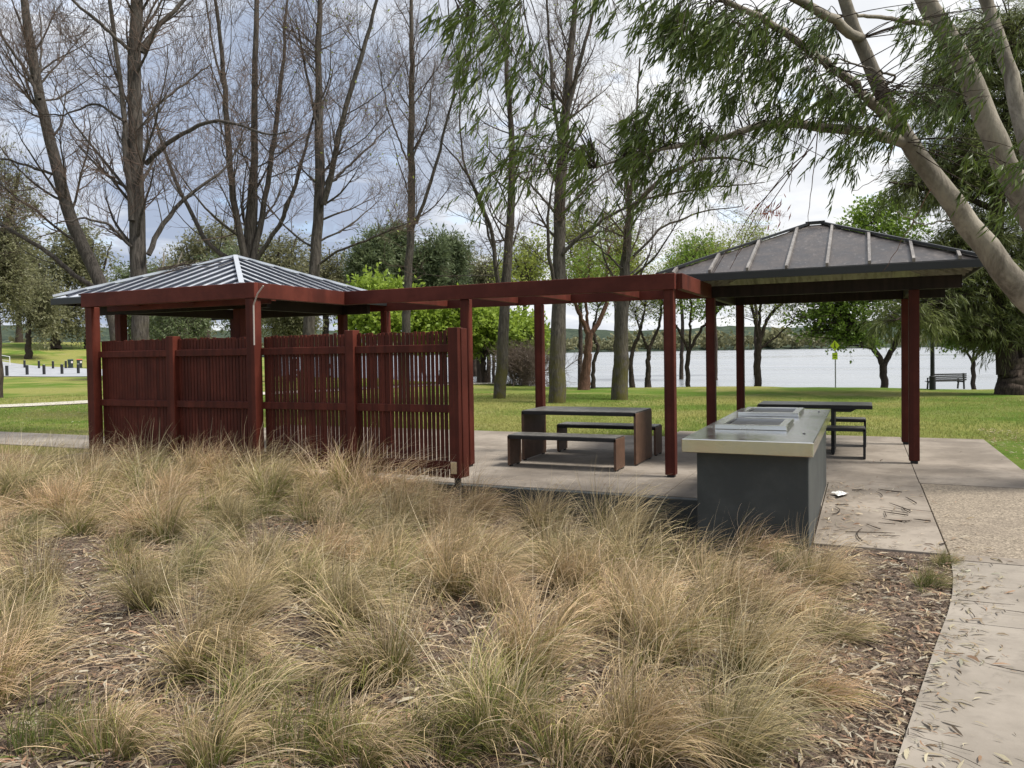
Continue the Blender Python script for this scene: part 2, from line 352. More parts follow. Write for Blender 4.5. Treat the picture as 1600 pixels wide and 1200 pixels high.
# lake and far shore
def M_water():
    q = NB('lake_water'); a = q.noise(1.4, 4, .6, (.35, 1, 1)); b = q.noise(.05, 3, .5, (.3, 1, 1)); c3 = q.noise(.03, 5, .7, (.25, 1, 1), .8); q.bump(a, .6, .14)
    return q.fin(q.mix(b, (.15, .17, .19), (.23, .245, .265)), q.ss(c3, .38, .62, .10, .34), spec=.7)
V = np.array([(-900, 30, -.62), (2500, 30, -.62), (2500, 3000, -.62), (-900, 3000, -.62)])
tag(mesh_np('lake', V, [[0, 1, 2, 3]], M_water()), kind='structure')
hm = NB('far_wooded_hill'); _a = hm.noise(.03, 6, .7); _b = hm.noise(.12, 4, .8); hm = hm.fin(hm.mix(hm.ss(hm.math('ADD', _a, _b), .8, 1.2), (.030, .042, .034), (.068, .085, .060)), 1., spec=.0)
def ridge(name, d0, d1, h, a0, a1, seed, kind='structure'):
    g = np.random.default_rng(seed); an = np.radians(np.linspace(a0, a1, 160)); rr = np.linspace(d0, d1, 14)
    prof = sum(g.uniform(.3, 1)*np.sin(an*k*3+g.uniform(0, 6)) for k in range(1, 9)); prof = (prof-prof.min())/(np.ptp(prof)); prof = .35+.65*prof
    V = []
    for r in rr:
        t = (r-d0)/(d1-d0); V.append(np.c_[r*np.sin(an), r*np.cos(an), -1+h*prof*np.sin(t*PI)**.8+g.normal(0, h*.02, len(an))])
    V = np.array(V); n = len(an); i = np.arange(n-1); Fc = np.concatenate([np.c_[j*n+i, j*n+i+1, (j+1)*n+i+1, (j+1)*n+i] for j in range(len(rr)-1)])
    return tag(mesh_np(name, V.reshape(-1, 3), Fc, hm, smooth=True), kind=kind)
ridge('far_shore', 690, 1100, 15, -70, 60, 3)
ridge('hills', 1500, 2600, 85, -80, 60, 5)

# ---------------------------------------------------------------- slatted fence and pergola
YF = 7.90; PW = .13
fence = empty('slatted_fence', (-4.25, YF, -.1), 'dark red screen fence of narrow vertical slats behind the tussock grass', 'fence')
def fpart(mb, name, mat=red, bevel=.004):
    o = mb.obj(name, mat, bevel=bevel); o.parent = fence; o.matrix_parent_inverse = Matrix.Translation((4.25, -YF, .1)); return o
fx = [-10.25, -8.72, -7.2, -5.72, -4.28]
for x, zt, zb_ in ((fx[1], 1.90, -.5), (fx[3], 1.905, -.5), (fx[4], 1.90, .17)): fpart(MB().box(x-PW/2, x+PW/2, YF-.09, YF+.05, zb_, zt), 'fence_post')
fpart(MB().box(fx[4]-.03, fx[4]+.03, YF-.05, YF+.01, -.5, .169), 'post_stirrup', blackm, .002)
fpart(MB().box(fx[4]+.067, fx[4]+.078, YF-.02, YF+.12, .17, 1.89), 'end_board')
fpart(MB().box(fx[4]-.05, fx[4]+.03, YF-.098, YF-.0905, .22, .36), 'metal_bracket', steel, .001)
g = np.random.default_rng(4)
for i in range(4):
    xa, xb_ = fx[i]+PW/2+.002, fx[i+1]-PW/2-.002
    for z in (1.665, .965, .31): fpart(MB().box(xa, xb_, YF-.055, YF-.006, z-.045, z+.045), 'rail')
    mbs = MB(); n = int(round((xb_-xa)/.0575)); p = (xb_-xa)/n; w = .0365
    gaps = {0: .004, 1: .011, 2: .0155, 3: .0175}[i]
    for k in range(n):
        gk = gaps*(.75+.5*g.random()); xc = xa+(k+.5)*p; zt = 1.862+g.normal(0, .006)
        mbs.box(xc-(p-gk)/2, xc+(p-gk)/2, YF-.004, YF+.014+g.uniform(0, .004), .16+g.normal(0, .006), zt)
    fpart(mbs, 'slat_panel', red, .002)

per = empty('pergola', (0, 0, 0), 'dark red timber pergola frame linking the two picnic shelters', 'pergola')
ZT, ZB = 2.555, 2.355
def post(x, y, z1=ZB, z0=-.02, par=per, mat=red, w=PW, foot=True):
    mb = MB().box(x-w/2, x+w/2, y-w/2, y+w/2, z0+(.05 if foot else 0), z1)
    o = mb.obj('post', mat, par, bevel=.006)
    if foot: MB().box(x-w/2+.02, x+w/2-.02, y-w/2+.02, y+w/2-.02, z0, z0+.05).obj('post_foot', blackm, o)
    return o
post(-10.25, 7.82, z0=-.6, foot=False, w=.14); post(-7.2, 7.80, z0=-.6, foot=False, w=.14)
for x, y in ((-2.22, 9.72), (-5.10, 9.72), (-4.74, 11.55), (-7.66, 11.55)): post(x, y)
def beam(x0, x1, y0, y1, z0=ZB, z1=ZT, name='beam', par=per, mat=redx): return MB().box(x0, x1, y0, y1, z0, z1).obj(name, mat, par, bevel=.005)
beam(-10.36, -7.10, 7.72, 7.80)                       # front beam of the left frame
beam(-7.18, -7.10, 7.803, 9.62, mat=red)              # return to the long beam
beam(-7.18, -2.13, 9.623, 9.70)                       # long front beam
beam(-2.13, -2.05, 9.703, 11.73, mat=red, z0=ZB+.0, z1=ZT+.0)  # end beam
beam(-11.0, -2.133, 11.50, 11.57)                     # rear beam
for x in (-9.6, -8.55, -7.45): beam(x-.022, x+.022, 7.803, 8.5, ZB+.01, ZT-.06, 'rafter', mat=red)
for x in (-6.4, -5.1, -4.2, -3.1): beam(x-.022, x+.022, 9.703, 11.497, ZB+.03, ZT-.05, 'rafter', mat=red)
beam(-10.3, -7.2, 8.10, 8.15, ZB-.05, ZB+.05, 'inner_rail')
mbp = MB().tube([(-7.105, 7.70, 1.75), (-7.10, 7.70, 2.26), (-7.02, 7.69, 2.40), (-6.93, 7.70, 2.50)], .010, 6); mbp.obj('steel_tie', NB('pale_galvanised_steel').fin((.45, .4, .36), .5, .3), per)
tag(MB().box(-12.2, -1.33, 8.33, 8.44, -.75, -.005).obj('retaining_wall', slate, bevel=.004), 'low dark slate retaining wall along the front edge of the concrete slab', 'wall')

# ---------------------------------------------------------------- shelters (square hip roofs)
def shelter(name, label, cx, cy, hx, hy, ze, za, posts, rib_step, m_sheet, m_rib, m_cap, m_under, inset, post_top, sheet_t=.03, fascia=.11, m_fas=darktrim, ridge=0., rib_w=.03, rib_h=.045):
    t = empty(name, (cx, cy, 0), label, 'shelter')
    inv = lambda o: (setattr(o, 'parent', t), setattr(o, 'matrix_parent_inverse', Matrix.Translation((-cx, -cy, 0))), o)[2]
    for x, y in posts:
        o = inv(MB().box(x-PW/2, x+PW/2, y-PW/2, y+PW/2, .04, post_top).obj('post', red, bevel=.006)); MB().box(x-PW/2+.02, x+PW/2-.02, y-PW/2+.02, y+PW/2-.02, -.01, .04).obj('post_foot', blackm, o)
    xs_ = sorted({p[0] for p in posts}); ys_ = sorted({p[1] for p in posts})
    for y in (ys_[0], ys_[-1]): inv(MB().box(cx-hx+.12, cx+hx-.12, y-.04, y+.04, post_top, post_top+.17).obj('ring_beam', dkwood))
    for x in (xs_[0], xs_[-1]): inv(MB().box(x-.04, x+.04, ys_[0]+.043, ys_[-1]-.043, post_top+.002, post_top+.168).obj('ring_beam', dkwood))
    A1, A2 = (cx-ridge, cy, za), (cx+ridge, cy, za)
    c = [(cx-hx, cy-hy, ze), (cx+hx, cy-hy, ze), (cx+hx, cy+hy, ze), (cx-hx, cy+hy, ze)]
    mb = MB(); v = c+[A1, A2]; v += [(x, y, z-sheet_t) for x, y, z in v]
    f = [(0, 1, 5, 4), (1, 2, 5), (2, 3, 4, 5), (3, 0, 4)]; f2 = [tuple(reversed([i+6 for i in q])) for q in f]
    f3 = [(i, (i+1) % 4, (i+1) % 4+6, i+6) for i in range(4)]
    roof = inv(mb.add(v, f+f2+f3).obj('roof', m_sheet))
    # ribs: run up each face square to its eave, stopping at the hips
    s = (za-ze)
    def rib(p0, p1): MB().bar(p0, p1, rib_w, rib_h).obj('roof_rib', m_rib, roof)
    o_ = .02
    for side in range(4):
        mbr = MB(); hw, hd = (hx, hy) if side % 2 == 0 else (hy, hx); rg = ridge if side % 2 == 0 else 0.
        n = int(hw*2/rib_step)//2; offs = [(k+.5)*rib_step*sg for k in range(n+1) for sg in (-1, 1) if (k+.5)*rib_step < hw-.05]
        for a in offs:
            run = hd*(1-max(0, abs(a)-rg)/(hw-rg)) if abs(a) > rg else hd
            z1 = ze+s*run/hd
            if run < .12: continue
            p0 = [(cx+a, cy-hy-.015, ze+o_), (cx+hx+.015, cy+a, ze+o_), (cx+a, cy+hy+.015, ze+o_), (cx-hx-.015, cy+a, ze+o_)][side]
            p1 = [(cx+a, cy-hy+run, z1+o_), (cx+hx-run, cy+a, z1+o_), (cx+a, cy+hy-run, z1+o_), (cx-hx+run, cy+a, z1+o_)][side]
            rib(p0, p1)
    for q, a in zip(c, (A1, A2, A2, A1)):
        MB().bar((q[0], q[1], ze+.03), (a[0], a[1], za+.03), .07, .035).obj('hip_cap', m_cap, roof)
    if ridge: MB().bar((A1[0]-.04, cy, za+.035), (A2[0]+.04, cy, za+.035), .09, .04).obj('ridge_cap', m_cap, roof)
    fo = .008
    for x0, x1, y0, y1 in ((cx-hx-.03, cx+hx+.03, cy-hy-.028, cy-hy-fo+.006), (cx-hx-.03, cx+hx+.03, cy+hy+fo-.006, cy+hy+.028), (cx-hx-.028, cx-hx-.002, cy-hy+.0, cy+hy), (cx+hx+.002, cx+hx+.028, cy-hy+.0, cy+hy)):
        inv(MB().box(x0, x1, y0, y1, ze-fascia, ze-.012).obj('fascia', m_fas, bevel=.003))
    # rafters under the sheets and cream lining boards at the rear
    mbr = MB()
    for side in range(4):
        hw, hd = (hx, hy) if side % 2 == 0 else (hy, hx)
        for k in range(-6, 7):
            a = k*.38
            if abs(a) > hw-.2: continue
            run = hd*(1-abs(a)/hw)-.1
            p0 = [(cx+a, cy-hy+.03, ze-.075), (cx+hx-.03, cy+a, ze-.075), (cx+a, cy+hy-.03, ze-.075), (cx-hx+.03, cy+a, ze-.075)][side]
            z1 = ze-.075+s*run/hd
            p1 = [(cx+a, cy-hy+run, z1), (cx+hx-run, cy+a, z1), (cx+a, cy+hy-run, z1), (cx-hx+run, cy+a, z1)][side]
            inv(MB().bar(p0, p1, .04, .06).obj('rafter', m_under))
    ci = [(x+(cx-x)*.03, y+(cy-y)*.03, ze-.038+s*.03) for x, y, _ in c]+[(cx, cy, za-.06)]
    inv(MB().add(ci, [(0, 4, 1), (1, 4, 2), (2, 4, 3), (3, 4, 0)]).obj('soffit_lining', liner))
    return t
sh1 = shelter('picnic_shelter', 'left shelter with pale silver ribbed pyramid roof behind the slatted fence', -9.52, 9.93, 1.90, 1.88, 2.555, 3.25,
    [(-10.75, 8.70), (-8.29, 8.70), (-10.75, 11.16), (-8.29, 11.16)], .285, roof_silver, roof_rib, roof_pale, dkwood, .6, 2.30, ridge=0., rib_w=.05, rib_h=.024)
sh2 = shelter('picnic_shelter', 'right shelter with dark weathered bronze pyramid roof over a concrete pad', -.68, 13.0, 1.98, 2.1, 2.65, 3.50,
    [(-2.08, 11.80), (.62, 11.87), (-1.98, 14.12), (.62, 14.12)], .50, roof_bronze, rib_grey, darktrim, liner, .6, 2.36, ridge=.10, rib_w=.035, rib_h=.05)

# ---------------------------------------------------------------- barbecue bench
bq = empty('barbecue', (-.85, 8.2, 0), 'double electric barbecue in a stainless steel bench on a dark slate plinth', 'barbecue')
def bpart(mb, name, mat, bevel=0., par=bq, **k):
    o = mb.obj(name, mat, bevel=bevel, **k); o.parent = par; o.matrix_parent_inverse = Matrix.Translation((.85, -8.2, 0)) if par is bq else Matrix.Identity(4); return o
bpart(MB().box(-1.29, -.405, 6.6, 9.75, -.75, .752), 'plinth', slate, .006)
top = bpart(MB().box(-1.385, -.36, 6.45, 9.93, .754, .868), 'bench_top', steel, .006)
for y0 in (7.30, 8.75):
    x0, x1, y1 = -1.26, -.63, y0+.80; z = .870
    mb = MB(); w = .075
    for a, b, c_, d in ((x0, x1, y0, y0+w), (x0, x1, y1-w, y1), (x0, x0+w, y0+w+.001, y1-w-.001), (x1-w, x1, y0+w+.001, y1-w-.001)): mb.box(a, b, c_, d, z, z+.042)
    hp = bpart(mb, 'hotplate', steel, .004)
    MB().box(x0+w+.012, x1-w-.012, y0+w+.012, y1-w-.012, z, z+.020).obj('cooking_plate', NB('dull_hotplate_steel').fin((.16, .16, .165), .38, 1.), hp, bevel=.003)
for y in (7.1, 9.5): bpart(MB().tube([(-.47, y, .868), (-.47, y, .874)], .012, 12), 'control_button', blackm)
# crumpled white paper at its far foot
g = np.random.default_rng(12); n = 15
th, rr = np.meshgrid(np.linspace(0, 2*PI, n, endpoint=False), np.linspace(.0, 1, 6)); X = rr*np.cos(th)*.07*(1+.5*np.sin(th*3)); Y = rr*np.sin(th)*.13*(1+.4*np.cos(th*4+1)); Z = .012+g.uniform(0, .05, X.shape)*(1-rr*.5)
V = np.c_[(X-.24).ravel(), (Y+9.05).ravel(), Z.ravel()]; i = np.arange(5*n); Fc = np.c_[i, (i//n)*n+(i+1) % n, (i//n)*n+(i+1) % n+n, i+n]
tag(mesh_np('paper_scrap', V, Fc, NB('white_paper').fin((.7, .7, .68), .8)), 'crumpled white paper lying on concrete beside the barbecue plinth', 'litter')

# ---------------------------------------------------------------- folded sheet tables and benches
def portal(name, label, cat, x0, x1, y0, y1, h, group, th=.055, open_right=None, cap=.006, leg_m=corten):
    cx_, cy_ = (x0+x1)/2, (y0+y1)/2; t = empty(name, (cx_, cy_, 0), label, cat, group); hx, hy = (x1-x0)/2, (y1-y0)/2
    MB().box(-hx+.008, hx-.008, -hy, hy, h-th-.004, h-.012).obj('frame', blackm, t, bevel=.003)
    MB().box(-hx+.012, hx-.012, -hy+.006, hy-.006, h-.010, h).obj('top' if cat == 'table' else 'seat', blacktop, t, bevel=.003)
    MB().box(-hx, -hx+.035 if open_right is None else -hx+.035, -hy, hy, .018, h-.018).obj('side_panel', leg_m, t, bevel=.004)
    if open_right is None: MB().box(hx-.035, hx, -hy, hy, .018, h-.018).obj('side_panel', leg_m, t, bevel=.004)
    else:
        MB().box(hx-open_right-.05, hx-open_right, -hy+.05, hy-.05, .018, h-th-.006).obj('side_panel', blackm, t, bevel=.004)
        v = [(hx-open_right+.001, -hy+.05, h-th-.005), (hx-.22, -hy+.05, h-th-.005), (hx-open_right+.001, -hy+.05, h-th-.05), (hx-.30, -hy+.05, h-th-.05)]; v += [(x, hy-.05, z) for x, y, z in v]
        MB().add(v, [(0, 1, 3, 2), (4, 6, 7, 5), (0, 4, 5, 1), (2, 3, 7, 6), (1, 5, 7, 3), (0, 2, 6, 4)]).obj('underframe', blackm, t)
    for x in (-hx+.017, hx-.017 if open_right is None else hx-open_right-.025):
        for y in (-hy+.08, hy-.08): MB().box(x-.016, x+.016, y-.03, y+.03, 0, .017).obj('foot', blackm, t)
    return t
portal('picnic_table', 'brown steel picnic table under the pergola with solid side panels', 'table', -4.60, -2.87, 10.45, 11.33, .745, 'steel picnic tables')
portal('picnic_bench', 'brown steel bench on the near side of the pergola table', 'bench', -4.56, -2.98, 9.86, 10.27, .45, 'steel picnic benches')
portal('picnic_bench', 'brown steel bench on the far side of the pergola table', 'bench', -4.46, -2.86, 11.52, 11.92, .45, 'steel picnic benches')
portal('picnic_table', 'black topped picnic table under the bronze roofed shelter behind the barbecue', 'table', -1.50, .12, 12.4, 13.15, .745, 'steel picnic tables', open_right=.52)
portal('picnic_bench', 'black bench nearer the barbecue at the shelter table', 'bench', -1.45, .02, 12.02, 12.36, .45, 'steel picnic benches', cap=.0, leg_m=blackm, th=.05)
portal('picnic_bench', 'black bench on the lake side of the shelter table', 'bench', -1.45, .03, 13.5, 13.86, .45, 'steel picnic benches', leg_m=blackm, th=.05)

# ---------------------------------------------------------------- lakeside furniture
def lake_z(x, y): return float(ground_h(x, y))
pb = on(1483, 605); bt = empty('park_bench', (pb[0], pb[1], lake_z(pb[0], pb[1])), 'dark slatted park bench facing the lake beside the lamp post', 'bench', rz=AZ+R(0))
for k in range(4): MB().box(-.72, .72, .02+k*.0, .045, .47+k*.10, .545+k*.10).obj('back_slat', blackm, bt, bevel=.003) if k < 4 else 0
for k in range(4): MB().box(-.72, .72, .10+k*.11, .19+k*.11, .41, .44).obj('seat_slat', blackm, bt, bevel=.003)
for x in (-.62, .62):
    MB().bar((x, .50, 0), (x, .44, .41), .05, .05, up=(1, 0, 0)).bar((x, .03, .0), (x, .075, .86), .05, .05, up=(1, 0, 0)).bar((x, .06, .385), (x, .52, .385), .05, .045).bar((x, .07, .60), (x, .50, .60), .05, .035).bar((x, .47, .44), (x, .47, .60), .04, .04, up=(1, 0, 0)).obj('end_frame', blackm, bt)
bt.scale = (.93, .9, .70)
lp = on(1457, 606); lt = empty('lamp_post', (lp[0], lp[1], lake_z(lp[0], lp[1])), 'tall thin dark lamp post standing by the lake bench', 'lamp post')
MB().tube([(0, 0, 0), (0, 0, .5), (0, 0, .52), (0, 0, 5.2)], [.11, .11, .075, .055], 12).obj('pole', blackm, lt, smooth=False)
MB().tube([(0, 0, 5.2), (0, 0, 5.26), (0, 0, 5.45), (0, 0, 5.5)], [.08, .28, .24, .03], 14).obj('lamp_head', darktrim, lt)
sp = on(1305.5, 605); st = empty('path_sign', (sp[0], sp[1], lake_z(sp[0], sp[1])), 'fluorescent yellow diamond sign over a small yellow plate on thin grey pole', 'sign', rz=AZ+R(-58))
MB().tube([(0, 0, 0), (0, 0, 1.76)], .024, 8).obj('pole', NB('galvanised_pole').fin((.3, .3, .3), .5, .6), st)
yel = NB('fluoro_yellow_sheet').fin((.62, .78, .02), .5)
d = .21; MB().add([(0, -.03, 1.40+.03), (d, -.03, 1.40+.03+d), (0, -.03, 1.40+.03+2*d), (-d, -.03, 1.40+.03+d), (0, -.028, 1.43), (d, -.028, 1.43+d), (0, -.028, 1.43+2*d), (-d, -.028, 1.43+d)], [(0, 1, 2, 3), (7, 6, 5, 4), (0, 4, 5, 1), (1, 5, 6, 2), (2, 6, 7, 3), (3, 7, 4, 0)]).obj('diamond_plate', yel, st)
MB().tube([(0, -.034, 1.735), (0, -.034, 1.765)], .02, 10).bar((0, -.035, 1.60), (.0, -.035, 1.72), .035, .006, up=(0, 1, 0)).bar((-.01, -.035, 1.60), (-.05, -.035, 1.53), .022, .006, up=(0, 1, 0)).bar((.01, -.035, 1.60), (.05, -.035, 1.53), .035, .006, up=(0, 1, 0)).obj('walker_symbol', blackm, st)
MB().box(-.12, .12, -.03, -.027, 1.10, 1.36).obj('lower_plate', yel, st)
MB().box(-.08, .08, -.034, -.031, 1.25, 1.28).box(-.06, .06, -.034, -.031, 1.18, 1.20).obj('plate_mark', blackm, st)

# ---------------------------------------------------------------- car park: bollards, bins, handrail
def spot(x, y):                       # first ground point along this bearing
    d = ray(x, y); t = np.linspace(10, 260, 6000)/F; p = d[None]*t[:, None]+[0, 0, H]; k = np.argmax(p[:, 2] < ground_h(p[:, 0], p[:, 1])); return p[k]
bol = None
names = ['leftmost of the near row', 'second from the left of the near row', 'third from the left in the near row', 'fourth from the left in the near row', 'in the near row in front of the bins']
fars = ['leftmost of the row beyond the road', 'second from the left of the row beyond the road', 'third from the left of the row beyond the road', 'at the left side of the green bin beyond the road', 'between the red-lidded bin and the shelter post']
for i, (x, y) in enumerate([(11, 588), (42.5, 586.5), (69, 586), (97, 585), (122.5, 584.5), (38.5, 575), (61, 576), (83, 576.5), (103, 576), (138, 574.5)]):
    p = spot(x, y); lb = 'short black bollard '+(names[i] if i < 5 else fars[i-5])
    if bol is None:
        bol = empty('bollard', p, lb, 'bollard', 'bollards along the car park road'); MB().tube([(0, 0, -.05), (0, 0, .92), (0, 0, .98)], [.13, .13, .11], 12).obj('shaft', blackm, bol)
        MB().tube([(0, 0, .982), (0, 0, 1.0)], [.10, .08], 12).obj('cap', NB('pale_bollard_cap').fin((.4, .4, .38), .6), bol); o = bol
    else: o = copy_tree(bol); o.location = p; o['label'] = lb
    s = 1.08 if i < 5 else .95; o.scale = (s, s, s)
def bin_(x, y, lid, lidname, lb):
    p = spot(x, y); t = empty('wheelie_bin', p, lb, 'bin', 'wheelie bins by the road', rz=AZ+R(30)); g_ = NB(lidname+'_body').fin((.018, .03, .025), .5)
    v = [(-.24, -.26, .06), (.24, -.26, .06), (.24, .26, .06), (-.24, .26, .06), (-.31, -.34, 1.0), (.31, -.34, 1.0), (.31, .38, 1.0), (-.31, .38, 1.0)]
    MB().add(v, [(3, 2, 1, 0), (4, 5, 6, 7), (0, 1, 5, 4), (1, 2, 6, 5), (2, 3, 7, 6), (3, 0, 4, 7)]).obj('body', g_, t, bevel=.02)
    MB().add([(-.33, -.37, 1.003), (.33, -.37, 1.003), (.33, .42, 1.003), (-.33, .42, 1.003), (-.30, -.34, 1.06), (.30, -.34, 1.06), (.30, .42, 1.11), (-.30, .42, 1.11)], [(3, 2, 1, 0), (4, 5, 6, 7), (0, 1, 5, 4), (1, 2, 6, 5), (2, 3, 7, 6), (3, 0, 4, 7)]).obj('lid', NB(lidname).fin(lid, .5), t, bevel=.01)
    for x in (-.27, .27): MB().tube([(x-.025, .34, .11), (x+.025, .34, .11)], .11, 12).obj('wheel', blackm, t)
    MB().box(.05, .25, -.345, -.331, .62, .86).obj('sticker', NB(lidname+'_sticker').fin((.6, .55, .52), .6), t)
bin_(110.5, 575.5, (.02, .05, .03), 'dark_green_lid', 'dark green wheelie bin with green lid beyond the road, left of the pair')
bin_(124.5, 575.3, (.40, .07, .03), 'orange_red_lid', 'dark wheelie bin with orange red lid beyond the road')
p0, p1 = spot(-30, 566), spot(15.5, 571); rl = empty('handrail', p1, 'pale metal handrail at the far side of the car park road', 'handrail'); wh = NB('pale_rail_paint').fin((.62, .62, .6), .5)
q = p0-p1
for z in (.55, 1.1): MB().tube([(0, 0, z), (q[0], q[1], q[2]+z+.2)], .045, 6).obj('rail', wh, rl)
for k in (0, .5, 1): MB().tube([(q[0]*k, q[1]*k, q[2]*k-.1), (q[0]*k, q[1]*k, q[2]*k+1.1+.2*k)], .05, 6).obj('stanchion', wh, rl)

# ================================================================ vegetation
def nrm(v): return v/np.maximum(np.linalg.norm(v, axis=-1, keepdims=True), 1e-9)
def tubes(P, Rr, sides):          # P (N,K,3), Rr (N,K) -> verts, quads
    P = np.asarray(P, float); N_, K, _ = P.shape
    T = nrm(np.gradient(P, axis=1)); ref = np.where(np.abs(T[:, :1, 2:3]) < .9, np.array([0, 0, 1.]), np.array([1., 0, 0])); X = nrm(np.cross(T, np.broadcast_to(ref, T.shape))); Y = np.cross(T, X)
    a = np.arange(sides)*2*PI/sides; V = P[:, :, None]+Rr[:, :, None, None]*(X[:, :, None]*np.cos(a)[:, None]+Y[:, :, None]*np.sin(a)[:, None])
    i = np.arange(K-1)[:, None]*sides; k = np.arange(sides)[None]; q = np.stack([i+k, i+(k+1) % sides, i+sides+(k+1) % sides, i+sides+k], -1).reshape(-1, 4)
    return V.reshape(-1, 3), (q[None]+(np.arange(N_)*K*sides)[:, None, None]).reshape(-1, 4)
def join(parts):
    V, Fc, b = [], [], 0
    for v, f in parts: V.append(v); Fc.append(f+b); b += len(v)
    return np.concatenate(V), np.concatenate(Fc)
def smooth_path(p, r, K=22, wob=0., g=rng):
    p = np.array(p, float); d = np.r_[0, np.cumsum(np.linalg.norm(np.diff(p, axis=0), axis=1))]; d /= d[-1]; t = np.linspace(0, 1, K*3)
    q = np.c_[[np.interp(t, d, p[:, i]) for i in range(3)]].T
    for _ in range(6): q[1:-1] = (q[:-2]+q[2:]+2*q[1:-1])/4
    rr = np.interp(t, np.linspace(0, 1, len(r)), r); idx = np.linspace(0, len(t)-1, K).astype(int); q = q[idx]
    if wob: q[1:-1] += g.normal(0, wob, (K-2, 3))
    return q, rr[idx]
def sprout(P, Rr, n, g, t0=.15, t1=1., ang=(40, 12), length=1., lfall=.5, K=6, up=.25, wig=.12, rr=.5, rmin=.002, droop=0., jit=.35, rend=.15):
    """n children along every parent: vectorised; returns (N*n,K,3),(N*n,K)"""
    N_, KP, _ = P.shape; t = np.sort(g.uniform(t0, t1, (N_, n)), axis=1); f = t*(KP-1); i = np.minimum(f.astype(int), KP-2); w = (f-i)[..., None]; rows = np.arange(N_)[:, None]
    base = P[rows, i]*(1-w)+P[rows, i+1]*w; T = nrm(P[rows, i+1]-P[rows, i]); r0 = Rr[rows, i]*(1-w[..., 0])+Rr[rows, i+1]*w[..., 0]
    ref = nrm(g.normal(0, 1, T.shape)); S_ = nrm(np.cross(T, ref)); a = np.radians(g.normal(ang[0], ang[1], t.shape))[..., None]
    D = nrm(T*np.cos(a)+S_*np.sin(a)); L_ = np.broadcast_to(length, (N_,))[:, None]*(1-lfall*t)*g.uniform(1-jit, 1+jit, t.shape)
    pts = [base]; st = (L_/(K-1))[..., None]; cur = base
    for _ in range(K-1):
        D = nrm(D+np.array([0, 0, up-droop])/(K-1)*1.6+g.normal(0, wig, D.shape)); cur = cur+D*st; pts.append(cur)
    C_ = np.stack(pts, 2).reshape(-1, K, 3); rc_ = np.maximum(r0*rr, rmin).reshape(-1, 1)*np.linspace(1, rend, K)[None]
    return C_, np.maximum(rc_, rmin*.55)
def leaves(base, D, ln, wd, g, tintf=None, fold=False):
    """pointed leaf quads at base along D"""
    n = len(base); D = nrm(D); S_ = nrm(np.cross(D, nrm(g.normal(0, 1, D.shape)))); ln = np.broadcast_to(ln, n)[:, None]; wd = np.broadcast_to(wd, n)[:, None]
    m = base+D*ln*.45; V = np.stack([base, m+S_*wd/2, base+D*ln, m-S_*wd/2], 1).reshape(-1, 3)
    tt = np.repeat(g.random(n) if tintf is None else tintf, 4); return V, np.arange(4*n).reshape(-1, 4), tt
def along(P, n, g, t0=.1):
    N_, KP, _ = P.shape; t = g.uniform(t0, 1, (N_, n))*(KP-1); i = np.minimum(t.astype(int), KP-2); w = (t-i)[..., None]; rows = np.arange(N_)[:, None]
    return (P[rows, i]*(1-w)+P[rows, i+1]*w).reshape(-1, 3), nrm(P[rows, i+1]-P[rows, i]).reshape(-1, 3)
def tree_obj(name, base, label, cat, parts, group=None):
    """parts: list (name, V, F, mat, tint) in world space -> children of an empty at the base"""
    t = empty(name, tuple(base), label, cat, group)
    for nm, V, Fc, mat, tint in parts:
        mesh_np(nm, V-np.asarray(base), Fc, mat, t, smooth=tint is None, tint=tint)
    return t
def px_path(pts, Z, dz=0.):
    n = len(pts); Zs = np.linspace(Z, Z+dz, n) if np.isscalar(Z) else Z
    return [at(x, y, z) for (x, y), z in zip(pts, Zs)]
def ground_pt(p): return np.array([p[0], p[1], float(ground_h(p[0], p[1]))])

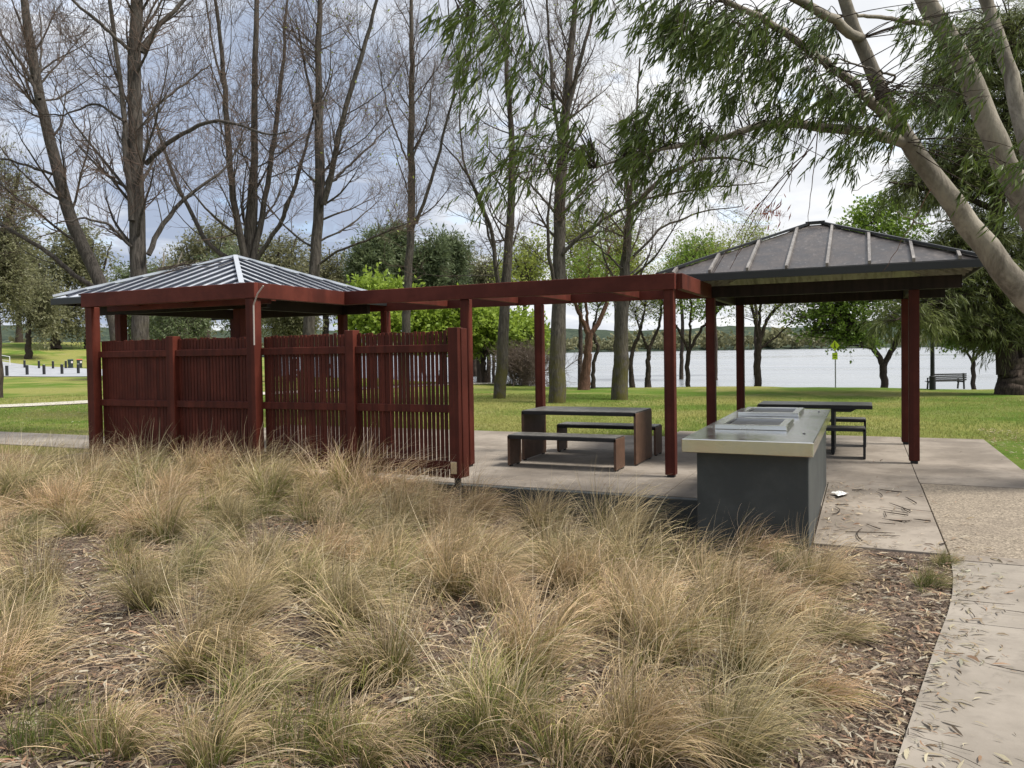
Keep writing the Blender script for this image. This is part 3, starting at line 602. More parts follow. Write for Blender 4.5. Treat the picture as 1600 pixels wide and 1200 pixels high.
def bare_tree(label, Z, base_px, stems, seed, name='bare_tree', l1=20, l2=9, l3=6, L1=2.6, mat=bark, flare=1.1, buds=0, gx=None, twl=.55, sides=14, bud_m=leaf_bud, budz=(0, 99)):
    g = np.random.default_rng(seed); tr = []; st = []
    for si, (pts, rads, dz, *o) in enumerate(stems):
        w = px_path(pts, Z, dz); rads = [q_*(.74 if si == 0 else .66) for q_ in rads]
        if o and o[0] is not None:
            w = [q+CC*o[0] for q in w]
        if si == 0:
            b0 = ground_pt(w[0]); w[0] = b0-[0, 0, .05]; rads = [rads[0]*flare]+list(rads)
            w = [w[0]]+[w[0]+(w[1]-w[0])*.10]+w[1:]
        q, r = smooth_path(w, rads, 26 if si == 0 else 18, .012*Z/20, g); tr.append(tubes(q[None], r[None], sides if r[0] > .07 else 8)); st.append((q, r))
    tw = []; nb = []
    for q, r in st:
        P = q[None]; Rr = r[None]; Lm = np.linalg.norm(q[-1]-q[0]); k = max(3, int(l1*min(1.3, Lm/7)))
        t0 = .34 if q is st[0][0] else .12
        a, ar = sprout(P, Rr, k, g, t0, 1, (48, 14), min(L1, Lm*.5)*1.25, .45, 9, .50, .10, .25, .007)
        b, br = sprout(a, ar, l2, g, .15, 1, (42, 14), L1*.48, .45, 6, .28, .14, .55, .0045)
        c, cr = sprout(b, br, l3, g, .12, 1, (40, 15), twl, .35, 5, .25, .16, .6, .0038, rend=.5)
        tr.append(tubes(a, ar, 6)); tw.append(tubes(b, br, 4)); tw.append(tubes(c, cr, 3)); nb.append(c)
    V, Fc = join(tr); parts = [('trunk', V, Fc, mat, None)]
    V, Fc = join(tw); parts.append(('twigs', V, Fc, twigm if mat is bark else mat, None))
    if buds:
        c = np.concatenate(nb); c = c[g.random(len(c)) < min(1, buds)]; p, D = along(c, max(1, int(round(buds))), g)
        k = (p[:, 2] > budz[0]) & (p[:, 2] < budz[1]); p, D = p[k], D[k]
        V, Fc, tt = leaves(p, D+g.normal(0, .6, D.shape), g.uniform(.05, .11, len(p)), .05, g); parts.append(('leaves', V, Fc, bud_m, tt))
    b0 = ground_pt(st[0][0][0]); return tree_obj(name, b0, label, 'tree', parts, gx)

GB = 'tall bare trees behind the shelters'
bare_tree('bare grey tree leaning left, leftmost of the tall bare trunks', 17, None, [
    ([(196, 640), (182, 505), (150, 425), (105, 330), (78, 220), (52, 100), (38, 0), (20, -140)], [.21, .19, .185, .17, .15, .13, .10, .07], 1.0),
    ([(150, 452), (118, 432), (80, 398), (45, 376), (0, 350), (-60, 335)], [.085, .08, .07, .06, .05, .03], -.6),
    ([(82, 272), (52, 262), (10, 248), (-40, 255)], [.05, .04, .03, .02], -.8), ([(62, 155), (40, 108), (8, 65), (-20, 10)], [.06, .05, .04, .02], .5), ([(60, 150), (65, 80), (62, 20)], [.04, .03, .02], .8)], 11, L1=2.2, gx=GB)
bare_tree('thickest bare trunk, behind the left end of the slatted fence', 15.6, None, [
    ([(226, 660), (219, 505), (216, 400), (212, 250), (209, 100), (213, 0), (212, -180)], [.235, .215, .205, .185, .17, .15, .09], .5),
    ([(228, 256), (258, 226), (300, 200), (332, 186), (372, 194), (416, 212), (455, 205)], [.075, .07, .06, .055, .04, .03, .015], -1.2),
    ([(232, 398), (246, 362), (280, 318), (330, 280), (352, 262), (385, 215)], [.085, .075, .06, .045, .03, .02], .8), ([(206, 345), (194, 180), (182, 80), (170, -10), (165, -80)], [.10, .085, .07, .06, .04], .3),
    ([(222, 82), (246, 42), (288, 0), (330, -60)], [.08, .07, .06, .03], .6), ([(202, 78), (160, 40), (112, 0), (70, -40)], [.06, .055, .04, .03], -.6),
    ([(205, 385), (170, 350), (130, 340), (85, 350)], [.05, .04, .03, .02], -1.), ([(196, 190), (150, 160), (100, 180), (60, 178)], [.045, .035, .025, .015], 1.), ([(226, 180), (262, 150), (330, 100)], [.05, .035, .02], 1.)], 12, L1=2.4, gx=GB)
bare_tree('many stemmed bare tree rising behind the silver roof peak', 21, None, [
    ([(390, 640), (389, 480), (388, 418), (390, 380), (398, 250), (397, 120), (402, -20), (402, -120)], [.27, .25, .24, .13, .115, .10, .08, .05], .5),
    ([(384, 415), (372, 355), (358, 250), (351, 130), (340, 20), (325, -60)], [.15, .13, .12, .10, .07, .05], -.6), ([(395, 410), (412, 330), (425, 240), (438, 140), (450, -10)], [.13, .11, .10, .07, .04], .8),
    ([(398, 412), (440, 345), (470, 265), (488, 190), (500, 120)], [.10, .09, .07, .05, .03], -.5), ([(380, 412), (330, 392), (300, 335), (275, 285), (250, 215), (232, 130)], [.11, .095, .08, .07, .05, .03], .6), ([(352, 150), (330, 60), (318, -30)], [.05, .04, .03], .6)], 13, l1=14, L1=2.4, gx=GB)
bare_tree('bare tree with a steep fork standing right of the silver roof', 20.5, None, [
    ([(478, 640), (480, 520), (491, 430), (500, 300), (498, 200), (498, 90), (502, -60)], [.21, .20, .185, .17, .12, .10, .06], .3),
    ([(505, 320), (515, 285), (530, 205), (552, 130), (590, 0), (612, -80)], [.12, .11, .10, .085, .06, .04], -.6), ([(500, 412), (520, 396), (548, 385), (600, 364), (645, 345)], [.055, .05, .045, .035, .02], -.8), ([(512, 290), (560, 245), (612, 195)], [.06, .04, .02], .8), ([(496, 200), (480, 120), (462, 30)], [.06, .05, .03], .6)], 14, buds=.05, L1=2.3, gx=GB)
bare_tree('slender straight bare tree left of the pergola middle', 25, None, [
    ([(632, 640), (633, 520), (638, 430), (643, 350), (642, 200), (644, 90), (640, -70)], [.19, .175, .165, .15, .12, .09, .05], .5),
    ([(650, 350), (668, 300), (690, 220), (708, 150), (722, 50)], [.09, .08, .065, .05, .03], -.5), ([(636, 250), (605, 170), (590, 90)], [.05, .04, .02], .6), ([(641, 260), (670, 180), (680, 90)], [.05, .04, .02], .8)], 15, L1=2.4, gx=GB)
bare_tree('mossy based bare tree just right of the fence end', 26.4, None, [
    ([(780, 622), (786, 540), (788, 480), (793, 410), (798, 330), (800, 220), (790, 100), (786, -20)], [.27, .235, .21, .17, .14, .11, .08, .05], .4),
    ([(786, 470), (776, 430), (768, 360), (748, 304), (715, 250), (690, 222)], [.13, .12, .10, .08, .05, .03], -.8), ([(778, 420), (755, 330), (722, 250), (716, 120)], [.07, .06, .05, .03], .5), ([(800, 250), (840, 170), (850, 80)], [.06, .045, .03], .6)], 16, L1=2.3, gx=GB)
bare_tree('upright bare trunk directly behind the pergola picnic table', 24.2, None, [
    ([(870, 628), (872, 560), (874, 480), (873, 400), (875, 300), (882, 200), (890, 100), (905, -60)], [.34, .285, .26, .235, .21, .17, .12, .07], .4),
    ([(866, 440), (857, 400), (856, 340), (862, 290), (870, 250)], [.10, .09, .07, .05, .03], -1.), ([(870, 335), (840, 300), (805, 270), (770, 240)], [.07, .055, .04, .02], -.6), ([(878, 398), (905, 370), (948, 340), (985, 320), (1040, 300)], [.10, .085, .07, .05, .03], -.6),
    ([(884, 330), (920, 290), (958, 262), (985, 250)], [.07, .055, .04, .02], .8), ([(880, 200), (902, 110), (925, 30), (940, -60)], [.11, .10, .07, .05], -.4), ([(878, 240), (864, 150), (858, 60), (850, -60)], [.10, .085, .06, .04], .6), ([(886, 380), (930, 368), (990, 330)], [.05, .04, .02], .5)], 17, buds=.10, L1=2.5, gx=GB)
bare_tree('mossy bare tree with a burl on its trunk, left of the shelter post', 25.6, None, [
    ([(968, 622), (970, 560), (971, 500), (976, 430), (981, 360), (985, 320), (978, 270), (962, 245)], [.35, .30, .29, .23, .19, .17, .10, .06], .3),
    ([(986, 328), (1010, 302), (1042, 272), (1085, 250), (1140, 245), (1200, 262)], [.13, .12, .09, .07, .05, .03], -1.2), ([(984, 325), (990, 260), (995, 180), (1000, 90)], [.10, .09, .06, .04], .6),
    ([(990, 400), (1040, 350), (1100, 330), (1160, 322)], [.07, .055, .04, .02], .8), ([(1000, 312), (1060, 300), (1130, 290), (1195, 285)], [.06, .05, .04, .02], -.8), ([(972, 420), (930, 380), (905, 350)], [.06, .04, .02], .5)], 18, buds=.08, L1=2.8, gx=GB)

# leafy trees: clusters of twigs and leaves hung on limbs, inside an uneven set of crown volumes
def crown_pts(blobs, n, g):
    """blobs: (centre xyz, radius xyz); points spread through the volume, denser to the outside"""
    vol = np.array([np.prod(b[1]) for b in blobs])**.8; k = g.choice(len(blobs), n, p=vol/vol.sum()); d = nrm(g.normal(0, 1, (n, 3))); r = g.uniform(.15, 1, n)**.55
    c = np.array([b[0] for b in blobs])[k]; s = np.array([b[1] for b in blobs])[k]; return c+d*r[:, None]*s
def leafy_tree(name, label, Z, stems, blobs, seed, mat, lm, n=260, tw=5, lv=8, ll=(.08, .14), lw=.05, tl=.5, hang=0., gx=None, fan=.8, limb_r=.02, sides=12, cat='tree', flare=1.4, lp='leaves', limb=True, px_blobs=True):
    g = np.random.default_rng(seed); tr = []; st = []
    for si, (pts, rads, dz) in enumerate(stems):
        w = px_path(pts, Z, dz); rads = [q_*(.62 if name == 'lakeside_tree' else .8) for q_ in rads]
        if si == 0: w[0] = ground_pt(w[0])-[0, 0, .08]; rads = [rads[0]*flare]+list(rads); w = [w[0], w[0]+(w[1]-w[0])*.12]+w[1:]
        q, r = smooth_path(w, rads, 22, .01*Z/20, g); tr.append(tubes(q[None], r[None], sides)); st.append((q, r))
    bl = []
    for x, y, rx, ry, dZ, rz in blobs: s = (Z+dZ)/F; bl.append((at(x, y, Z+dZ), np.array([rx*s, rz if rz else rx*s, ry*s])))
    cp = crown_pts(bl, n, g); SP = np.concatenate([q[4:] for q, _ in st]); SR = np.concatenate([r[4:] for _, r in st])
    # limbs: from a lower nearby stem point, curved to the cluster
    d = np.linalg.norm(cp[:, None]-SP[None], axis=2)+np.maximum(0, SP[None, :, 2]-cp[:, None, 2]+.2)*1.5; j = d.argmin(1); b = SP[j]; t = np.linspace(0, 1, 7)[None, :, None]
    mid = (b+cp)/2+np.c_[np.zeros((n, 2)), np.linalg.norm(cp-b, axis=1)*.12]+g.normal(0, .06, (n, 3))*np.linalg.norm(cp-b, axis=1)[:, None]
    P = b[:, None]*(1-t)**2+2*mid[:, None]*t*(1-t)+cp[:, None]*t*t; Rr = np.minimum(SR[j]*.5, limb_r*(.5+np.linalg.norm(cp-b, axis=1)*.35))[:, None]*np.linspace(1, .25, 7)[None]
    tr.append(tubes(P, Rr, 5))
    V, Fc = join(tr); parts = [('trunk', V, Fc, mat, None)]
    q = P[:, 2:]; c, cr = sprout(q, Rr[:, 2:], tw, g, .2, 1, (50, 18), tl, .2, 5, .12, .2, .5, .003, droop=hang)
    V, Fc = tubes(c, cr, 3); parts.append(('twigs', V, Fc, mat, None))
    p, D = along(c, lv, g, .1); m_ = len(p); D = D+g.normal(0, fan, D.shape)+np.array([0, 0, -hang*1.5])
    cl = np.repeat(g.random(n), tw*lv); tt = np.clip(.65*cl+.5*g.random(m_), 0, 1)
    V, Fc, tt = leaves(p+g.normal(0, .03, p.shape), D, g.uniform(ll[0], ll[1], m_), lw*g.uniform(.7, 1.2, m_), g, tt); parts.append((lp, V, Fc, lm, tt))
    return tree_obj(name, ground_pt(st[0][0][0]), label, cat, parts, gx)

GL = 'young trees along the lake shore'
leafy_tree('lakeside_tree', 'rusty barked forked tree on the shore behind the pergola table', 32.8, [([(912, 606), (918, 560), (921, 520)], [.33, .28, .26], 0), ([(920, 525), (905, 490), (888, 445), (875, 410)], [.17, .14, .10, .05], -.4), ([(922, 525), (940, 496), (952, 460), (946, 415), (955, 380)], [.19, .16, .12, .08, .04], .4), ([(920, 520), (915, 470), (922, 410)], [.12, .09, .04], .2)],
    [(905, 430, 62, 50, 0, 0), (950, 400, 45, 45, 0, 0)], 31, bark_rust, leaf_green, 110, 5, 5, (.08, .14), .06, .7, gx=GL)
leafy_tree('lakeside_tree', 'thin crooked dark tree on the shore close right of the rusty forked one', 34, [([(926, 604), (927, 570), (934, 545), (926, 515), (935, 480)], [.14, .13, .12, .10, .05], 0)], [(935, 470, 30, 30, 0, 0)], 32, bark_dark, leaf_green, 26, 5, 5, (.08, .12), .05, .5, gx=GL)
leafy_tree('lakeside_tree', 'slim dark twin of two shore trees right of the burled trunk, the left one', 34, [([(988, 603), (985, 570), (988, 545), (1000, 520), (1008, 480)], [.17, .15, .13, .10, .05], 0)], [(1005, 470, 34, 40, 0, 0)], 33, bark_dark, leaf_bud, 40, 6, 3, (.07, .12), .04, .7, gx=GL)
leafy_tree('lakeside_tree', 'forked dark shore tree seen just left of the front pergola post', 34, [([(1012, 604), (1013, 565), (1014, 540)], [.20, .17, .15], 0), ([(1013, 548), (1002, 520), (992, 490)], [.10, .08, .04], 0), ([(1014, 545), (1030, 510), (1035, 470), (1030, 430)], [.12, .10, .07, .03], .3)], [(1015, 455, 45, 45, 0, 0), (1000, 490, 30, 22, 0, 0)], 34, bark_dark, leaf_bud, 70, 6, 3, (.07, .12), .04, .8, gx=GL)
leafy_tree('lakeside_tree', 'green budding shore tree seen between the pergola end posts', 34.5, [([(1076, 604), (1074, 570), (1077, 545)], [.19, .17, .16], 0), ([(1077, 550), (1060, 515), (1040, 480), (1030, 440)], [.10, .09, .06, .03], 0), ([(1077, 548), (1098, 510), (1130, 478), (1142, 440)], [.12, .10, .07, .03], .3), ([(1077, 545), (1080, 480), (1078, 410)], [.10, .08, .04], 0)],
    [(1070, 450, 62, 55, 0, 0), (1110, 470, 55, 45, 0, 0), (1080, 400, 45, 35, 0, 0)], 35, bark_dark, leaf_green, 210, 5, 6, (.09, .15), .07, .7, gx=GL)
leafy_tree('lakeside_tree', 'nearly leafless dark tree seen under the middle of the bronze roof', 33, [([(1183, 606), (1184, 570), (1186, 530)], [.26, .23, .20], 0), ([(1186, 535), (1178, 490), (1165, 450), (1158, 400)], [.14, .11, .08, .03], 0), ([(1187, 532), (1200, 495), (1225, 470), (1245, 430)], [.13, .11, .08, .03], .3), ([(1186, 530), (1188, 480), (1195, 420)], [.12, .09, .04], 0), ([(1187, 545), (1215, 525), (1240, 500)], [.08, .06, .03], 0)],
    [(1190, 440, 58, 55, 0, 0), (1215, 480, 45, 35, 0, 0), (1165, 480, 30, 32, 0, 0)], 36, bark_dark, leaf_bud, 170, 6, 3, (.06, .10), .045, .8, gx=GL)
leafy_tree('lakeside_tree', 'large spreading green tree with a V-shaped trunk under the bronze roof', 33, [([(1381, 606), (1381, 580), (1380, 568)], [.27, .24, .24], 0), ([(1380, 572), (1366, 545), (1348, 515), (1322, 485), (1300, 440)], [.20, .17, .13, .10, .05], -.5), ([(1381, 572), (1393, 548), (1406, 520), (1414, 470), (1400, 400)], [.20, .17, .14, .10, .05], .5), ([(1352, 520), (1348, 460), (1360, 380), (1370, 330)], [.12, .10, .07, .03], 0), ([(1405, 520), (1440, 480), (1460, 440)], [.12, .09, .04], .5)],
    [(1300, 465, 75, 48, 0, 0), (1265, 505, 45, 26, -.5, 0), (1380, 430, 85, 55, 0, 0), (1375, 355, 70, 45, 0, 0), (1430, 480, 60, 45, 0, 0), (1330, 525, 45, 22, -.5, 0), (1325, 395, 50, 40, 0, 0)], 37, bark_dark, leaf_green, 620, 5, 9, (.10, .17), .09, .7, gx=GL, limb_r=.03)
leafy_tree('lakeside_tree', 'small leafy green tree right of the park bench', 33.3, [([(1522, 606), (1521, 580), (1520, 562)], [.17, .15, .14], 0), ([(1520, 565), (1508, 545), (1500, 520)], [.09, .07, .04], 0), ([(1521, 565), (1535, 540), (1552, 520)], [.09, .07, .04], 0), ([(1521, 562), (1522, 530), (1525, 490)], [.08, .06, .03], 0)],
    [(1520, 510, 48, 38, 0, 0), (1495, 535, 28, 16, 0, 0), (1550, 520, 32, 26, 0, 0), (1480, 470, 40, 40, 0, 0)], 38, bark_dark, leaf_green, 260, 5, 8, (.09, .15), .08, .5, gx=GL)

leafy_tree('casuarina_tree', 'massive dark twin-trunked tree with drooping needles at the right edge', 25.2, [
    ([(1592, 613), (1588, 585), (1582, 560)], [.75, .62, .55], 0), ([(1575, 585), (1572, 540), (1562, 480), (1552, 400), (1560, 300), (1575, 180), (1580, 60)], [.42, .36, .31, .27, .22, .17, .10], 0), ([(1598, 590), (1603, 540), (1608, 470), (1612, 380), (1622, 250), (1630, 100)], [.46, .42, .38, .32, .24, .14], .6),
    ([(1560, 470), (1500, 462), (1440, 480), (1400, 500)], [.10, .08, .06, .03], -1.5), ([(1556, 430), (1490, 425), (1440, 445)], [.10, .07, .03], -.8), ([(1560, 330), (1490, 300), (1430, 290), (1390, 285)], [.14, .10, .07, .04], -1.), ([(1570, 220), (1500, 180), (1450, 170)], [.12, .09, .04], 0)],
    [(1560, 80, 110, 90, 0, 0), (1590, 240, 110, 90, 0, 0), (1500, 250, 90, 60, 0, 0), (1440, 300, 60, 40, 0, 0), (1520, 380, 90, 50, 0, 0), (1590, 440, 70, 70, 0, 0), (1470, 440, 90, 50, 0, 0), (1420, 500, 60, 32, -1, 0), (1500, 500, 60, 30, 0, 0), (1480, 160, 60, 60, 0, 0), (1560, 500, 60, 50, 0, 0)],
    41, bark_dark, leaf_casu, 1150, 7, 12, (.16, .32), .026, .8, hang=.45, limb_r=.035, fan=.4, lp='needles', sides=16, flare=1.2)

# bright spring trees and the belt of trees beyond the lawn
GS = 'bright green spring trees behind the pergola'
def spring(label, Z, x, ytop, ybot, w, seed, lm=leaf_spring, n=330, ll=(.16, .28), lw=.15, name='spring_tree', gx=GS, mat=bark_dark, base=608, r=.18, sp=1., lean=0, **k):
    yc = (ytop+ybot)/2; g = np.random.default_rng(seed); h = (ybot-ytop)/2
    bl = [(x+lean+g.uniform(-.5, .5)*w, yc+g.uniform(-.55, .55)*h, w*g.uniform(.35, .6), h*g.uniform(.3, .5), g.uniform(-1, 1), 0) for _ in range(7)]
    st = [([(x, base), (x+g.uniform(-6, 6), ybot+(base-ybot)*.3), (x+lean*.5, yc+h*.3)], [r, r*.85, r*.7], 0)]
    for s_ in (-.5, .1, .55): st.append(([(x+lean*.5, yc+h*.35), (x+lean+s_*w*.5, yc), (x+lean+s_*w, yc-h*.55)], [r*.55, r*.4, r*.15], s_))
    return leafy_tree(name, label, Z, st, bl, seed, mat, lm, n, 5, 6, ll, lw, Z*.028*sp, gx=gx, **k)
spring('bright yellow-green tree seen over the middle of the slatted fence', 36, 585, 432, 545, 70, 51)
spring('bright green tree seen between the two middle pergola posts', 38, 690, 452, 552, 62, 52)
spring('bright green tree showing right of the fence end behind the mossy trunk', 40, 760, 470, 560, 62, 53, n=300)
spring('broad fresh green tree left of the upright trunk behind the table', 42, 826, 470, 560, 48, 54, n=220)
GY = 'budding yellow-green trees beyond the pergola'
yb_ = [(905, 338, 470, 42, 46, 'behind the upright trunk'), (962, 330, 460, 40, 50, 'between the two mossy trunks'), (1062, 372, 470, 44, 56, 'above the right end of the pergola beam'), (1118, 352, 460, 46, 54, 'left of the bronze roof slope'), (820, 372, 470, 36, 44, 'above the middle of the pergola beam'), (1180, 350, 470, 42, 62, 'just left of the bronze roof peak')]
for i, (x, yt, yb2, w, Z, wh) in enumerate(yb_):
    spring('hazy yellow-green budding tree '+wh, Z, x, yt, yb2, w, 60+i, leaf_bud, 210, (.10, .20), .09, 'budding_tree', GY, sp=1.3)
GE = 'dark evergreens beyond the pergola'
for i, (x, yt, yb2, w, Z, wh) in enumerate([(578, 352, 560, 34, 60, 'leftmost of the dark evergreens above the pergola'), (612, 338, 560, 34, 64, 'tallest dark evergreen left of the slender trunk'), (664, 352, 560, 40, 62, 'right of the slender bare trunk'), (706, 362, 560, 34, 66, 'rightmost of the dark evergreens above the pergola')]):
    spring('dense dark evergreen, '+wh if i in (0, 1, 3) else 'dense dark evergreen tree '+wh, Z, x, yt, yb2-80, w, 80+i, leaf_pine, 420, (.25, .45), .10, 'evergreen_tree', GE, base=590, sp=.8)
GG = 'grey-green gum trees on the left skyline'
gums = [(-12, 200, 520, 78, 34, .35, 598, 'overhanging the left frame edge behind the leaning trunk'), (45, 395, 545, 48, 104, .45, 555, 'with a dark trunk on the grassy rise above the bollards'), (88, 365, 540, 62, 118, .7, 543, 'on the crest of the rise, nearest left of the shelter post'), (140, 330, 540, 62, 120, .6, 541, 'rising behind the left eave of the silver roof'),
        (30, 340, 500, 60, 140, .6, 545, 'pale and distant at the far left behind the rise'), (250, 352, 540, 62, 62, .4, 575, 'between the thickest trunk and the silver roof peak'), (320, 330, 540, 62, 66, .4, 575, 'behind the left slope of the silver roof'), (430, 318, 540, 62, 60, .4, 575, 'behind the many stemmed bare tree'), (510, 345, 540, 52, 64, .4, 575, 'just right of the steeply forked bare tree'),
        (372, 372, 545, 52, 52, .3, 585, 'seen under the silver roof between its posts'), (205, 400, 545, 48, 58, .3, 580, 'seen low behind the thickest trunk'), (745, 385, 520, 44, 70, .35, 570, 'left of the mossy trunk above the pergola beam'), (290, 430, 560, 50, 46, .25, 592, 'low and dense behind the left fence posts'), (455, 440, 560, 46, 48, .25, 592, 'low and dense behind the fence centre post')]
for i, (x, yt, yb2, w, Z, r, base, wh) in enumerate(gums):
    spring('olive grey gum tree '+wh, Z, x, yt, yb2, w, 100+i, leaf_olive if i not in (9, 10, 12) else leaf_pine, 460 if Z < 90 else 330, (Z*.0032, Z*.0055), Z*.0016, 'gum_tree', GG, mat=bark_gum if i in (9, 5, 12) else bark_dark, base=base, r=r, sp=.85, hang=.25)
# brown thicket by the water
def thicket(x, y, w, h, Z, seed, label):
    g = np.random.default_rng(seed); b = ground_pt(at(x, y, Z)); s = Z/F; n = 60
    P0 = np.c_[g.normal(0, w*s*.4, n), g.normal(0, .8, n), np.zeros(n)]; P1 = P0+np.c_[g.normal(0, .7, n), g.normal(0, .6, n), g.uniform(.6, 1, n)*h*s]; t = np.linspace(0, 1, 6)[None, :, None]
    P = P0[:, None]*(1-t)+P1[:, None]*t+g.normal(0, .05, (n, 6, 3)); Rr = np.full((n, 6), .018)
    c, cr = sprout(P, Rr, 12, g, .1, 1, (45, 15), 1.3, .4, 5, .2, .2, .5, .008); e, er = sprout(c, cr, 6, g, .1, 1, (45, 15), .6, .3, 4, .1, .2, .5, .007)
    V, Fc = join([tubes(P, Rr, 4), tubes(c, cr, 3), tubes(e, er, 3)]); V = V+b; tt = g.random(len(V))
    return tree_obj('thicket_shrub', b, label, 'shrub', [('stems', V, Fc, leaf_brown, tt)], 'brown leafless shrubs by the water')
thicket(822, 597, 34, 52, 38, 71, 'brown leafless shrub mass left of the pergola rear post'); thicket(790, 596, 30, 45, 41, 72, 'brown leafless shrub behind the mossy trunk right of the fence'); thicket(752, 596, 26, 30, 44, 73, 'low brown leafless shrub nearest the fence end'); thicket(848, 600, 20, 60, 40, 74, 'tall brown shrub between the pergola rear post and the upright trunk')
for i, (x, Z, lb) in enumerate([(748, 47, 'thin dark trunk in the grove, leftmost beside the fence end'), (762, 45, 'thin dark trunk in the grove between the fence end and mossy trunk'), (770, 49, 'thinnest far trunk in the grove left of the mossy trunk')]):
    leafy_tree('grove_tree', lb, Z, [([(x, 594), (x+1, 560), (x-1, 520), (x+2, 480)], [.24-.05*i, .2-.04*i, .17-.04*i, .08], 0)], [(x, 500, 30, 30, 0, 0)], 90+i, bark_dark, leaf_green, 50, 5, 6, (.15, .25), .12, .9, gx='dark grove trunks by the lake')
# far tree line across the lake
def far_wood(seed=5):
    g = np.random.default_rng(seed); Vs, Fs, T_, b = [], [], [], 0; n = 620
    an = np.radians(g.uniform(-66, 42, n)); d = g.uniform(690, 760, n); h = g.uniform(5, 11, n)*(1+1.1*g.random(n)**3)
    for a, r, hh in zip(an, d, h):
        m_ = 70; dd = nrm(g.normal(0, 1, (m_, 3))); c = np.array([r*math.sin(a), r*math.cos(a), .5+hh*.5]); p = c+dd*g.uniform(.4, 1, (m_, 1))*np.array([hh*.55, hh*.55, hh*.5]); V, Fc, tt = leaves(p, g.normal(0, 1, p.shape), hh*.28, hh*.2, g, np.clip(g.random()*.8+g.random(m_)*.3, 0, 1)); Vs.append(V); Fs.append(Fc+b); T_.append(tt); b += len(V)
    tag(mesh_np('far_wood', np.concatenate(Vs), np.concatenate(Fs), leaf_olive, tint=np.concatenate(T_)), 'distant wooded shore across the lake', 'trees', kind='stuff')
far_wood()

